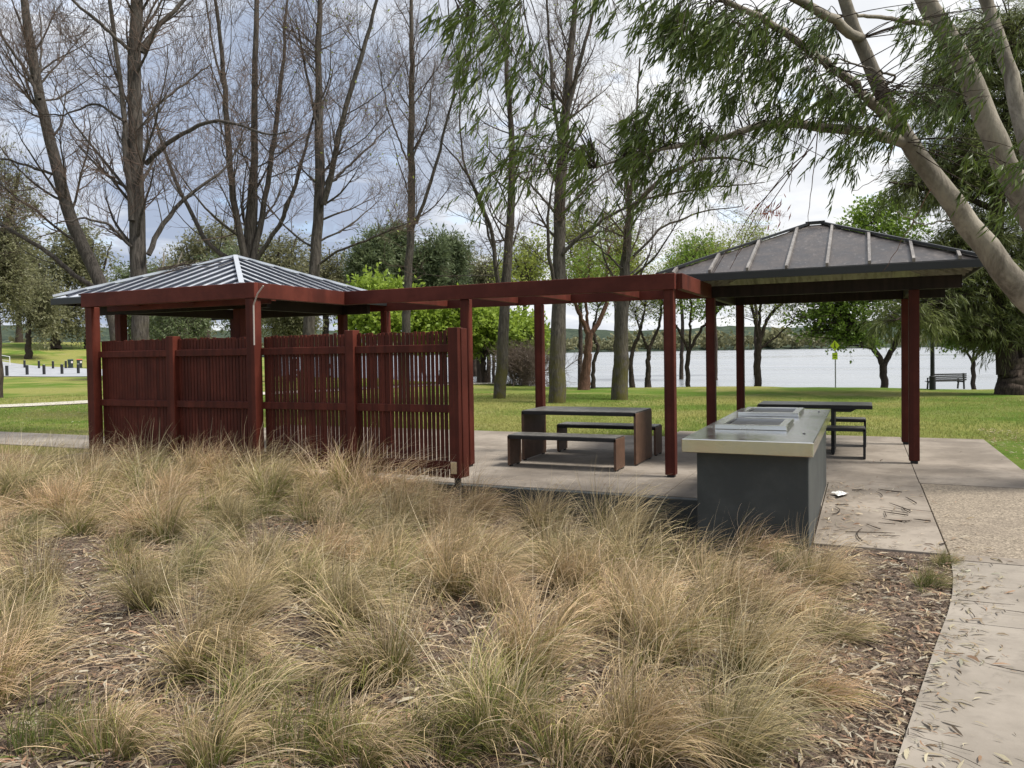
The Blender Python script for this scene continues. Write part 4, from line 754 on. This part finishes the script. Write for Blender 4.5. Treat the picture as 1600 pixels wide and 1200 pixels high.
# ---------------------------------------------------------------- the gum overhanging from the right
def near_gum():
    g = np.random.default_rng(99); Zt = 8.2
    stems = [([(1990, 760), (1880, 640), (1700, 545), (1600, 462), (1500, 335), (1420, 225), (1370, 130), (1330, 30), (1300, -60)], [.30, .27, .235, .205, .175, .145, .115, .09, .07], [8.6, 8.5, 8.4, 8.3, 8.2, 8.2, 8.2, 8.1, 8.0]),
             ([(1880, 640), (1720, 470), (1610, 340), (1560, 230), (1510, 110), (1440, -10), (1400, -90)], [.25, .22, .19, .175, .16, .14, .11], [8.6, 8.8, 8.9, 8.8, 8.7, 8.6, 8.6]),
             ([(1760, 500), (1680, 400), (1610, 250), (1575, 100), (1540, 0), (1500, -100)], [.18, .15, .14, .12, .10, .08], [9.2, 9.6, 9.8, 9.9, 10, 10]),
             ([(1412, 222), (1360, 206), (1300, 202), (1230, 192), (1180, 196), (1130, 216), (1060, 226), (1000, 240), (930, 262)], [.085, .075, .062, .055, .048, .038, .03, .02, .012], [8.2, 8.1, 8.0, 7.9, 7.8, 7.7, 7.6, 7.5, 7.4]),
             ([(1392, 190), (1330, 128), (1270, 84), (1215, 42), (1150, 10), (1080, -30)], [.07, .062, .055, .045, .035, .025], [8.2, 7.8, 7.5, 7.2, 6.9, 6.6]),
             ([(1345, 60), (1290, 22), (1210, -20), (1100, -60), (950, -60), (800, -40), (700, -20)], [.07, .06, .05, .04, .03, .02, .012], [8.1, 7.6, 7.2, 6.8, 6.6, 6.4, 6.3]),
             ([(1455, 40), (1400, 30), (1330, 22), (1260, 30)], [.04, .03, .022, .012], [8.6, 8.4, 8.2, 8.0]),
             ([(1375, 140), (1400, 120), (1300, 90)], [.02, .015, .01], [8.2, 8., 8.]),
             ([(1500, 340), (1440, 352), (1400, 330)], [.012, .01, .006], [8.3, 8.2, 8.1])]
    tr = []
    for pts, r, Zs in stems:
        q, rr = smooth_path([at(x, y, z) for (x, y), z in zip(pts, Zs)], np.array(r)*.76, 26, .008, g); tr.append(tubes(q[None], rr[None], 18 if rr[0] > .1 else 10))
    b0 = at(1990, 760, 8.6); base = np.array([b0[0], b0[1], -.06]); q, rr = smooth_path([base-[0, 0, .1], base*.5+b0*.5+[0, 0, .0], b0], [.40, .33, .30], 10); tr.append(tubes(q[None], rr[None], 18))
    # leafy sprays: (x, y, rx, ry, depth, count)
    sprays = [(735, 25, 62, 45, 6.4, 16), (800, 60, 50, 60, 6.3, 18), (740, 120, 40, 40, 6.4, 9), (830, 90, 30, 50, 6.2, 10), (775, 175, 38, 30, 6.6, 7), (850, 165, 35, 50, 6.6, 9), (800, 245, 60, 35, 6.9, 8), (770, 290, 34, 26, 6.8, 9), (760, 230, 20, 18, 6.9, 3), (880, 190, 45, 45, 7.0, 13), (930, 230, 60, 35, 7.3, 14), (910, 300, 26, 26, 7.3, 5), (945, 325, 18, 20, 7.2, 5),
              (1000, 190, 50, 60, 7.5, 22), (1060, 130, 60, 60, 7.4, 24), (1020, 250, 45, 32, 7.4, 16), (1100, 60, 80, 50, 7.0, 34), (1040, 30, 60, 30, 6.8, 22), (960, 20, 60, 26, 6.7, 12), (1180, 40, 80, 45, 7.0, 36), (1150, 120, 60, 50, 7.5, 26), (1220, 110, 60, 40, 7.6, 26), (1270, 50, 50, 40, 7.6, 22), (1300, 150, 55, 32, 7.7, 24), (1240, 180, 60, 26, 7.7, 20),
              (1345, 165, 40, 26, 7.8, 14), (1120, 200, 50, 26, 7.7, 14), (1060, 285, 60, 22, 7.6, 12), (1130, 265, 60, 14, 7.8, 8), (1200, 232, 26, 12, 7.8, 6), (1390, 205, 40, 14, 7.6, 12), (1450, 170, 60, 16, 7.3, 14), (1520, 150, 50, 16, 7.0, 10), (1350, 235, 30, 14, 7.6, 7), (1560, 40, 60, 50, 7.2, 24), (1590, 250, 30, 30, 7.0, 8), (1580, 320, 25, 18, 7.0, 5), (1480, 20, 40, 30, 7.4, 8), (1010, 330, 22, 14, 7.3, 4), (1330, 255, 24, 10, 7.6, 4)]
    allp = np.concatenate([smooth_path([at(x, y, z) for (x, y), z in zip(p, Zs)], r, 40)[0] for p, r, Zs in stems[3:6]]); P = []; 
    wind = -CA*.55+np.array([0, 0, -.85]); cr_, tq = [], []
    for x, y, rx, ry, Z, n in sprays:
        n = max(2, int(n*(.50 if x < 980 else .74))); c = np.array([at(x+g.normal(0, rx*.46), y+g.normal(0, ry*.42), Z+g.normal(0, .45)) for _ in range(n)]); d = np.linalg.norm(c[:, None]-allp[None], axis=2); j = d.argmin(1); far = d.min(1) > 1.8; b = np.where(far[:, None], c+np.array([0, 0, 1.])*g.uniform(.4, .8, (n, 1))+CA*.3, allp[j]); P.append((b, c))
    b = np.concatenate([p[0] for p in P]); c = np.concatenate([p[1] for p in P]); n = len(b); t = np.linspace(0, 1, 8)[None, :, None]; mid = (b+c)/2+np.array([0, 0, .12])+g.normal(0, .1, (n, 3))
    BP = b[:, None]*(1-t)**2+2*mid[:, None]*t*(1-t)+c[:, None]*t*t; bpt = tubes(BP, np.linspace(.006, .0025, 8)[None]*np.ones((n, 1)), 5); V, Fc = join(tr); parts = [('trunk', V, Fc, bark_gum, None)]
    D0 = nrm(np.array([wind])+g.normal(0, .45, (n*5, 3))); s0, _ = along(BP[:, 4:], 5, g, .0); k = np.arange(6)[None, :, None]; ln = g.uniform(.16, .34, (n*5, 1, 1)); tw = s0[:, None]+D0[:, None]*k/5*ln+np.array([0, 0, -.02])*k**2/5*.5
    V, Fc = join([bpt, tubes(tw, np.full((n*5, 6), .0015), 3)]); parts.append(('branchlets', V, Fc, bark_dark, None))
    p, D = along(tw, 10, g, .05); m_ = len(p); D = nrm(wind[None]*1.0+D*.8+g.normal(0, .42, D.shape)); ll = g.uniform(.075, .135, m_); tt = np.clip(np.repeat(g.random(n*5), 10)*.6+g.random(m_)*.4, 0, 1)
    # curved sickle leaves: three quads
    S_ = nrm(np.cross(D, nrm(g.normal(0, 1, D.shape)))); bend = nrm(np.cross(S_, D)+S_*g.normal(0, .6, (m_, 1))); L4 = []
    for f, w_ in ((0, .08), (.33, 1.), (.66, .8), (1., .04)):
        q = p+D*ll[:, None]*f+bend*(ll[:, None]*.16*f*f); ww = (ll*.125*w_*.5)[:, None]*S_; L4 += [q-ww, q+ww]
    V = np.stack(L4, 1).reshape(-1, 3); o = np.arange(m_)[:, None]*8; Fc = np.concatenate([o+np.array([[2*a, 2*a+1, 2*a+3, 2*a+2]]) for a in range(3)]); parts.append(('leaves', V, Fc, leaf_gum, np.repeat(tt, 8)))
    # bark strips and dead twigs hanging over the bronze roof
    hs = []
    for (x0, y0, z0), (x1, y1, z1) in [((1280, 190, 7.9), (1262, 352, 7.8)), ((1276, 210, 7.9), (1140, 420, 8.0)), ((1262, 240, 7.8), (1112, 428, 8.0)), ((1268, 230, 7.8), (1150, 400, 7.9)), ((1395, 225, 8.1), (1332, 300, 7.9)), ((1454, 296, 8.1), (1380, 425, 8.0)), ((1384, 226, 8.0), (1386, 270, 8.0)), ((1250, 200, 7.9), (1235, 300, 7.9))]:
        a, b_ = at(x0, y0, z0), at(x1, y1, z1); t1 = np.linspace(0, 1, 12)[:, None]; hs.append(a*(1-t1)+b_*t1+g.normal(0, .006, (12, 3))+np.sin(t1*PI)*np.array([.04, 0, -.05])*g.normal(0, 1))
    hs = np.array(hs); V, Fc = tubes(hs, np.linspace(.006, .0025, 12)[None]*np.ones((len(hs), 1)), 4); parts.append(('hanging_bark_strips', V, Fc, bark_rust, None))
    pr = np.array([at(1205+g.normal(0, 16), 325+g.normal(0, 9), 7.9) for _ in range(60)]); V, Fc, tt = leaves(pr, np.tile(wind, (60, 1))+g.normal(0, .4, (60, 3)), .10, .014, g); parts.append(('dead_leaves', V, Fc, leaf_dry, tt))
    tree_obj('gum_tree', base, 'near pale smooth-barked gum tree leaning in from the right edge with drooping leaves', 'tree', parts)
near_gum()

# ---------------------------------------------------------------- tussock grass
tus_m = bpy.data.materials.new('dry_tussock_blades'); tus_m.use_nodes = True
_t = tus_m.node_tree; _b = _t.nodes['Principled BSDF']; _at = _t.nodes.new('ShaderNodeAttribute'); _at.attribute_name = 'shade'; _oi = _t.nodes.new('ShaderNodeObjectInfo')
_hs = _t.nodes.new('ShaderNodeMix'); _hs.data_type = 'RGBA'; _hs.blend_type = 'MULTIPLY'; _rp = _t.nodes.new('ShaderNodeValToRGB'); _rp.color_ramp.elements[0].color = (.78, .84, .74, 1); _rp.color_ramp.elements[1].color = (1.12, 1.04, 1., 1)
_t.links.new(_oi.outputs['Random'], _rp.inputs[0]); _hs.inputs[0].default_value = 1.; _t.links.new(_at.outputs['Color'], _hs.inputs[6]); _t.links.new(_rp.outputs[0], _hs.inputs[7]); _t.links.new(_hs.outputs[2], _b.inputs['Base Color']); _b.inputs['Roughness'].default_value = .6; _b.inputs['Specular IOR Level'].default_value = .25
_tr = _t.nodes.new('ShaderNodeBsdfTranslucent'); _t.links.new(_hs.outputs[2], _tr.inputs[0]); _mx = _t.nodes.new('ShaderNodeMixShader'); _mx.inputs[0].default_value = .3; _t.links.new(_b.outputs[0], _mx.inputs[1]); _t.links.new(_tr.outputs[0], _mx.inputs[2]); _t.links.new(_mx.outputs[0], _t.nodes['Material Output'].inputs[0])
def tussock_mesh(seed, n, h, wind, green, spread=1., stalks=18, brad=.10, wmul=1.):
    g = np.random.default_rng(seed); K = 9; n2 = n+stalks; NLK = 22
    # blades hang together in locks: each lock has its own lean, curl and tone
    la = g.uniform(0, 2*PI, NLK); lt = np.radians(np.abs(g.normal(0, 24*spread, NLK))+4); lc = g.normal(0, .30, (NLK, 3)); lc[:, 2] *= .25; ls = g.uniform(.35, 1.6, NLK); ll_ = g.uniform(.6, 1.12, NLK); lu = g.random(NLK)
    lk = g.integers(0, NLK, n2); a = la[lk]+g.normal(0, .30, n2); rb = brad*np.sqrt(g.random(n2)); base = np.c_[rb*np.cos(a), rb*np.sin(a), np.full(n2, -.03)]
    tilt = lt[lk]+np.radians(g.normal(0, 6*spread, n2)); D = np.c_[np.sin(tilt)*np.cos(a), np.sin(tilt)*np.sin(a), np.cos(tilt)]
    L_ = h*ll_[lk]*g.uniform(.65, 1.15, n2); L_[n:] = h*g.uniform(1., 1.35, stalks); soft = ls[lk]*g.uniform(.75, 1.3, n2); soft[n:] = g.uniform(.25, .6, stalks); w = np.array([wind[0], wind[1], 0.]); P = [base]; cur = base
    stray = (g.random(n2) < .10)[:, None]*g.normal(0, .28, (n2, 3))
    for i in range(K-1):
        f = (i+1)/K; D = nrm(D+(w*.46+lc[lk]*.45+stray)*soft[:, None]*f+np.array([0, 0, -.42])*soft[:, None]*f**1.2+g.normal(0, .035, D.shape)); cur = cur+D*(L_/(K-1))[:, None]; P.append(cur)
    P = np.stack(P, 1); T = nrm(np.gradient(P, axis=1)); side = nrm(np.cross(T, nrm(g.normal(0, 1, (n2, 1, 3))))); wd = (.0028*wmul*g.uniform(.6, 1.4, n2))[:, None]*np.array([1, 1, 1, .95, .9, .8, .65, .45, .2])[None]
    V = np.stack([P-side*wd[..., None]*.5, P+side*wd[..., None]*.5], 2).reshape(-1, 3); i = np.arange(K-1)*2; q = np.stack([i, i+1, i+3, i+2], 1); Fc = (q[None]+(np.arange(n2)*K*2)[:, None, None]).reshape(-1, 4)
    t = np.linspace(0, 1, K)[None, :, None]; u = np.clip(.55*lu[lk]+.5*g.random(n2), 0, 1)[:, None, None]; gr = (g.random((n2, 1, 1)) < green)
    straw = np.array([.78, .60, .38])*(.28+.92*u); olive = np.array([.17, .165, .050])*(.5+.7*u); grn = np.array([.15, .20, .055])*(.7+.6*u)  # own olive base colour, darkened further to paint in shade at the foot
    lo = np.where(gr, grn, olive); hi = np.where(gr, olive*1.6, straw); k = np.clip((t-.15-.30*green)*2.2+g.normal(0, .18, (n2, 1, 1)), 0, 1); col = lo*(1-k)+hi*k
    dead = (g.random((n2, 1, 1)) < .25); col = np.where(dead, np.array([.60, .47, .34])*(.25+.9*u), col); col[n:] = np.array([.80, .67, .50])*(.8+.3*u[n:])
    return V, Fc, np.repeat(col.reshape(-1, 3), 2, axis=0)
tm = []
specs = [(900, .60, (.40, -.08), .15, 1.0, 14), (800, .54, (.30, -.15), .28, 1.15, 10), (960, .66, (.50, -.05), .12, .9, 18), (650, .46, (.2, -.2), .40, 1.3, 6), (900, .60, (.08, .10), .40, .8, 24), (850, .64, (.75, -.2), .10, 1.05, 10), (500, .34, (.3, -.1), .7, 1.2, 4), (760, .54, (-.35, -.1), .2, 1.1, 10), (600, .46, (.9, -.3), .18, 1.2, 6)]
for i, (n, h, w, gr, sp_, sk) in enumerate(specs):
    V, Fc, col = tussock_mesh(300+i, n, h, w, gr, sp_, sk); o = mesh_np('grass_tussock', V, Fc, tus_m, col=col); tm.append(o.data); bpy.data.objects.remove(o)
GT = 'dry grass tussocks in the mulched garden bed'
g = np.random.default_rng(21)
tp = []
key = [  # x, y of the foot in the photo, mesh, scale
    (40, 1045, 0, .85), (330, 1060, 5, 1.0), (395, 1110, 3, 1.0), (235, 960, 2, .85), (590, 1065, 7, 1.1), (770, 1160, 4, 1.05), (830, 1060, 0, 1.0), (1000, 1195, 2, 1.0), (1150, 1195, 5, .9), (1040, 1040, 0, 1.0), (1130, 960, 2, .95), (1175, 1060, 5, .95), (1215, 965, 8, 1.0), (900, 930, 2, 1.0), (985, 905, 0, 1.1), (720, 930, 5, 1.05), (610, 930, 1, 1.), (480, 935, 1, .9), (1090, 890, 8, 1.0), (1180, 880, 8, .85),
    (125, 840, 1, 1.05), (420, 790, 4, 1.15), (345, 800, 1, .95), (270, 800, 0, 1.05), (175, 1190, 3, .95), (60, 1185, 6, 1.), (470, 1190, 6, 1.1), (560, 1195, 3, .9), (330, 1195, 1, .8), (880, 1190, 3, 1.), (680, 1180, 6, 1.1), (1450, 940, 6, .62), (1475, 905, 6, .5), (1265, 1110, 8, .85), (1235, 905, 8, .8), (1300, 1010, 8, .8), (1285, 930, 5, .7), (965, 815, 5, 1.22), (930, 840, 8, 1.1), (745, 790, 2, 1.15), (850, 800, 0, 1.1), (1040, 850, 8, .9), (185, 870, 6, .75), (430, 870, 6, .95)]
for x, y, k, s in key:
    p = on(x, y, -.12); tp.append((p[0], p[1], k, s))
holes = [(on(60, 905, -.1)[:2], .42), (on(160, 880, -.1)[:2], .22), (on(630, 1010, -.1)[:2], .16), (on(120, 1080, -.1)[:2], .15), (on(330, 905, -.1)[:2], .2), (on(440, 860, -.1)[:2], .15), (on(560, 860, -.1)[:2], .15), (on(1400, 950, -.1)[:2], .6), (on(1390, 1080, -.1)[:2], .38), (on(1370, 1180, -.1)[:2], .3), (on(1350, 880, -.1)[:2], .5)]
tries = 0
for fx_ in np.arange(-10.9, -4.3, .42): tp.append((fx_+g.normal(0, .08), 7.42+g.normal(0, .10), int(g.choice([0, 2, 4, 5, 1])), g.uniform(1.0, 1.4)))
while len(tp) < 162 and tries < 20000:
    tries += 1; x, y = g.uniform(-15.5, .3), g.uniform(1.2, 8.2)
    if x < -11 and y > 7.8: continue
    b = math.degrees(math.atan2(x, y)); 
    if not (-65 < b < 12): continue
    if y > 7.62 and x > -11: continue
    if x > -1.6 and y > 6.2: continue
    if x > edge_x(y)-.70: continue
    if x > -4.0 and y > 7.0 and g.random() < .5: continue
    md = (.44 if y > 4.5 else .56)*g.uniform(.75, 1.2)
    if any((x-a)**2+(y-c_)**2 < (md*(.8+.35*s))**2 for a, c_, _, s in tp): continue
    if any((x-h[0])**2+(y-h[1])**2 < r*r for h, r in holes): continue
    z = depth((x, y, 0)); k = int(g.choice([0, 1, 2, 3, 4, 5, 6, 7, 8], p=[.17, .14, .15, .10, .12, .12, .05, .07, .08])); s = g.uniform(.72, 1.08)*(1.28 if y > 6 and x < -4.2 else 1.05 if y > 5 and x < -4 else .9)
    if z < 2.6: s *= .8
    tp.append((x, y, k, s))
keyl = {0: 'small tan tussock at the left edge beside the open mulch', 1: 'big wind-bent tussock left of centre in the foreground', 4: 'tan tussock arching over a dark hollow in the foreground centre', 5: 'tall olive tussock at the bottom centre of the garden bed', 9: 'foreground straw tussock streaming right towards the footpath', 20: 'dark-footed olive tussock below the left path strip', 21: 'tall yellow-green tussock in front of the second fence bay', 31: 'small green tuft on bare mulch beside the footpath edge', 32: 'smallest green tuft at the footpath corner'}
for i, (x, y, k, s) in enumerate(tp):
    o = bpy.data.objects.new('grass_tussock', tm[k]); C.objects.link(o); o.location = (x, y, float(bed_h(x, y))); o.rotation_euler = (0, 0, g.normal(0, .35)-AZ*0+R(24)); s2 = s*g.uniform(.93, 1.07); o.scale = (s2*1.05, s2*1.05, s*g.uniform(.9, 1.1))
    tag(o, keyl.get(i, 'dry straw-coloured grass tussock among many alike in the garden bed'), 'grass tussock', GT)

# ---------------------------------------------------------------- litter, fallen twigs, short lawn blades
def litter(n, reg, seed, hf, name, label, dens=None, lr=(.018, .095), zoff=.004, zj=.010):
    g = np.random.default_rng(seed); P = []
    while sum(map(len, P)) < n:
        x = g.uniform(reg[0], reg[1], n); y = g.uniform(reg[2], reg[3], n); k = np.ones(n, bool) if dens is None else g.random(n) < dens(x, y); P.append(np.c_[x[k], y[k]])
    P = np.concatenate(P)[:n]; z = hf(P[:, 0], P[:, 1])+zoff+np.abs(g.normal(0, zj, n)); c = np.c_[P, z]; a = g.uniform(0, 2*PI, n); D = np.c_[np.cos(a), np.sin(a), g.normal(0, .16, n)]; D = nrm(D)
    S_ = nrm(np.cross(D, np.array([0, 0, 1.])+g.normal(0, .3, (n, 3)))); ln = lr[0]+(lr[1]-lr[0])*g.random(n)**1.8; w = ln*g.uniform(.05, .22, n); cv = g.normal(0, .12, n); L4 = []
    for f, k in ((-.5, .15), (-.1, 1.), (.3, .8), (.5, .08)): L4 += [c+D*(ln*f)[:, None]+np.c_[np.zeros((n, 2)), ln*.25*(.25-f*f)]+np.cross(D, [0, 0, 1])*(cv*ln*f*f*4)[:, None]-S_*(w*k*.5)[:, None], c+D*(ln*f)[:, None]+np.c_[np.zeros((n, 2)), ln*.25*(.25-f*f)]+np.cross(D, [0, 0, 1])*(cv*ln*f*f*4)[:, None]+S_*(w*k*.5)[:, None]]
    V = np.stack(L4, 1).reshape(-1, 3); o = np.arange(n)[:, None]*8; Fc = np.concatenate([o+np.array([[2*q, 2*q+1, 2*q+3, 2*q+2]]) for q in range(3)])
    pal = np.array([(.46, .36, .27), (.36, .26, .19), (.56, .47, .37), (.24, .16, .115), (.12, .085, .065), (.40, .24, .17), (.52, .47, .40), (.30, .25, .20), (.42, .33, .22)]); col = pal[g.integers(0, len(pal), n)]*g.uniform(.7, 1.15, (n, 1)); return tag(mesh_np(name, V, Fc, tus_m, col=np.repeat(col, 8, axis=0)), label, 'leaf litter', kind='stuff')
def bed_den(x, y):
    ok = (x < edge_x(np.minimum(y, 6.8))+.02) & ((y < 6.7) | (x < -1.35)) & (np.degrees(np.arctan2(x, y)) > -64) & (np.degrees(np.arctan2(x, y)) < 14); return np.where(ok, 1/(1+np.hypot(x, y)*.22), 0)
litter(95000, (-12, .62, 1.1, 8.4), 401, bed_h, 'leaf_litter', 'fallen gum leaves and bark scraps over the garden bed', bed_den)
flat = lambda x, y: np.zeros_like(x)+.002
litter(900, (.0, 2.6, 2., 6.75), 402, flat, 'leaf_litter', 'scattered gum leaves on the front footpath', lambda x, y: np.where(x > edge_x(y)+.02, np.exp(-(x-edge_x(y))*9.)+.02, 0), zj=.002)
litter(700, (-.36, .9, 6.84, 10.), 403, flat, 'leaf_litter', 'scattered gum leaves on the concrete beside the barbecue', lambda x, y: np.exp(-(x+.36)*4)+.06+.8*np.exp(-(y-6.8)*5), zj=.002)
litter(500, (-6, 4.2, 8.6, 15), 404, flat, 'leaf_litter', 'few fallen leaves on the shelter slab', None, (.03, .07))
def lh(x, y): return ground_h(x, y)+.02
litter(3000, (-32, -11, 11.5, 20), 405, lh, 'leaf_litter', 'pale fallen leaves on the left lawn', None, (.05, .12), .02)
litter(2600, (1.9, 6.5, 11.8, 17), 406, lh, 'leaf_litter', 'leaf scraps on worn lawn beside the shelter slab', None, (.04, .10), .02)
def sticks(n, reg, seed, hf, dens, lr=(.12, .5), rr=.0035):
    g = np.random.default_rng(seed); P = []
    while len(P) < n:
        x, y = g.uniform(reg[0], reg[1]), g.uniform(reg[2], reg[3])
        if g.random() < dens(np.array(x), np.array(y)): P.append((x, y))
    P = np.array(P); a = g.uniform(0, PI, n); ln = g.uniform(lr[0], lr[1], n)*g.uniform(.5, 1, n); t = np.linspace(-.5, .5, 7); b = g.normal(0, .05, n); X = P[:, :1]+np.cos(a)[:, None]*ln[:, None]*t-np.sin(a)[:, None]*(b*ln)[:, None]*(t*t*4); Y = P[:, 1:]+np.sin(a)[:, None]*ln[:, None]*t+np.cos(a)[:, None]*(b*ln)[:, None]*(t*t*4); Z = hf(X, Y)+.012
    r_ = rr*g.uniform(.5, 1.7, n)[:, None]*np.array([1, 1, .95, .9, .8, .65, .4])[None]; V, Fc = tubes(np.stack([X, Y, Z], 2), r_, 5); return V, Fc
V, Fc = join([sticks(420, (-8, .5, 1.3, 8), 501, bed_h, bed_den, (.15, .6), .0045), sticks(60, (.1, 2.4, 2., 6.7), 502, flat, lambda x, y: .8 if x > edge_x(y) else 0, (.06, .35), .0022), sticks(24, (-.3, .6, 6.9, 9.5), 503, flat, lambda x, y: .9, (.1, .5), .0035)])
tag(mesh_np('fallen_twigs', V, Fc, bark_dark, smooth=True), 'dark fallen twigs on the mulch and the footpath', 'twigs', kind='stuff')
def blades(n, reg, seed, h, ok, power=1.):
    g = np.random.default_rng(seed); x = g.uniform(reg[0], reg[1], n*3); y = reg[2]+(reg[3]-reg[2])*g.random(n*3)**power; k = ok(x, y); x, y = x[k][:n], y[k][:n]; n = len(x); z = ground_h(x, y)-.005
    b = np.c_[x, y, z]; d = nrm(np.c_[g.normal(0, .45, (n, 2)), np.ones(n)]); hh = h*g.uniform(.5, 1.3, n); s = nrm(np.cross(d, g.normal(0, 1, (n, 3))))*(.0045*g.uniform(.6, 1.4, n))[:, None]*(1+np.hypot(x, y)*.03)[:, None]; V = np.stack([b-s, b+s, b+d*hh[:, None]], 1).reshape(-1, 3)
    return V, np.arange(3*n).reshape(-1, 3), np.repeat(g.random(n), 3)
lawn_leaf = M_leaf('lawn_blade', (.10, .19, .020), (.36, .33, .12), .35, .6, .20, .40, .62, .72)
az_ok = lambda x, y: (np.degrees(np.arctan2(x, y)) > -62) & (np.degrees(np.arctan2(x, y)) < 13)
V1, F1, t1 = blades(110000, (-16, 8, 14.22, 27), 601, .055, lambda x, y: az_ok(x, y) & ((y > 15.25) | (x < -3.35)), 1.5)
V2, F2, t2 = blades(40000, (-34, -12, 11.3, 24), 602, .06, lambda x, y: az_ok(x, y), 1.2)
V3, F3, t3 = blades(9000, (1.9, 7, 11.8, 16), 603, .06, lambda x, y: az_ok(x, y) & (np.sin(x*2.1)+np.sin(y*1.7+x) > .2))
tag(mesh_np('lawn_grass', np.concatenate([V1, V2, V3]), np.concatenate([F1, F2+len(V1), F3+len(V1)+len(V2)]), lawn_leaf, tint=np.concatenate([t1, t2, t3])), 'short mown grass blades over the lawn', 'grass', kind='stuff')
# twig debris caught on the silver roof
g = np.random.default_rng(77); c = np.array([-9.9, 9.2, 3.02]); P0 = c+g.normal(0, 1, (26, 3))*np.array([.22, .16, .0]); D = nrm(np.c_[g.normal(0, 1, (26, 2)), g.normal(.1, .15, 26)]); t = np.linspace(0, .35, 5)[None, :, None]; P = P0[:, None]+D[:, None]*t; P[..., 2] = 2.60+(P[..., 1]-8.05)*.37+g.uniform(.0, .05, (26, 1)); V, Fc = tubes(P, np.full((26, 5), .006), 4)
tag(mesh_np('twig_pile', V, Fc, bark_dark, smooth=True), 'small tangle of dead twigs caught on the silver roof', 'twigs')
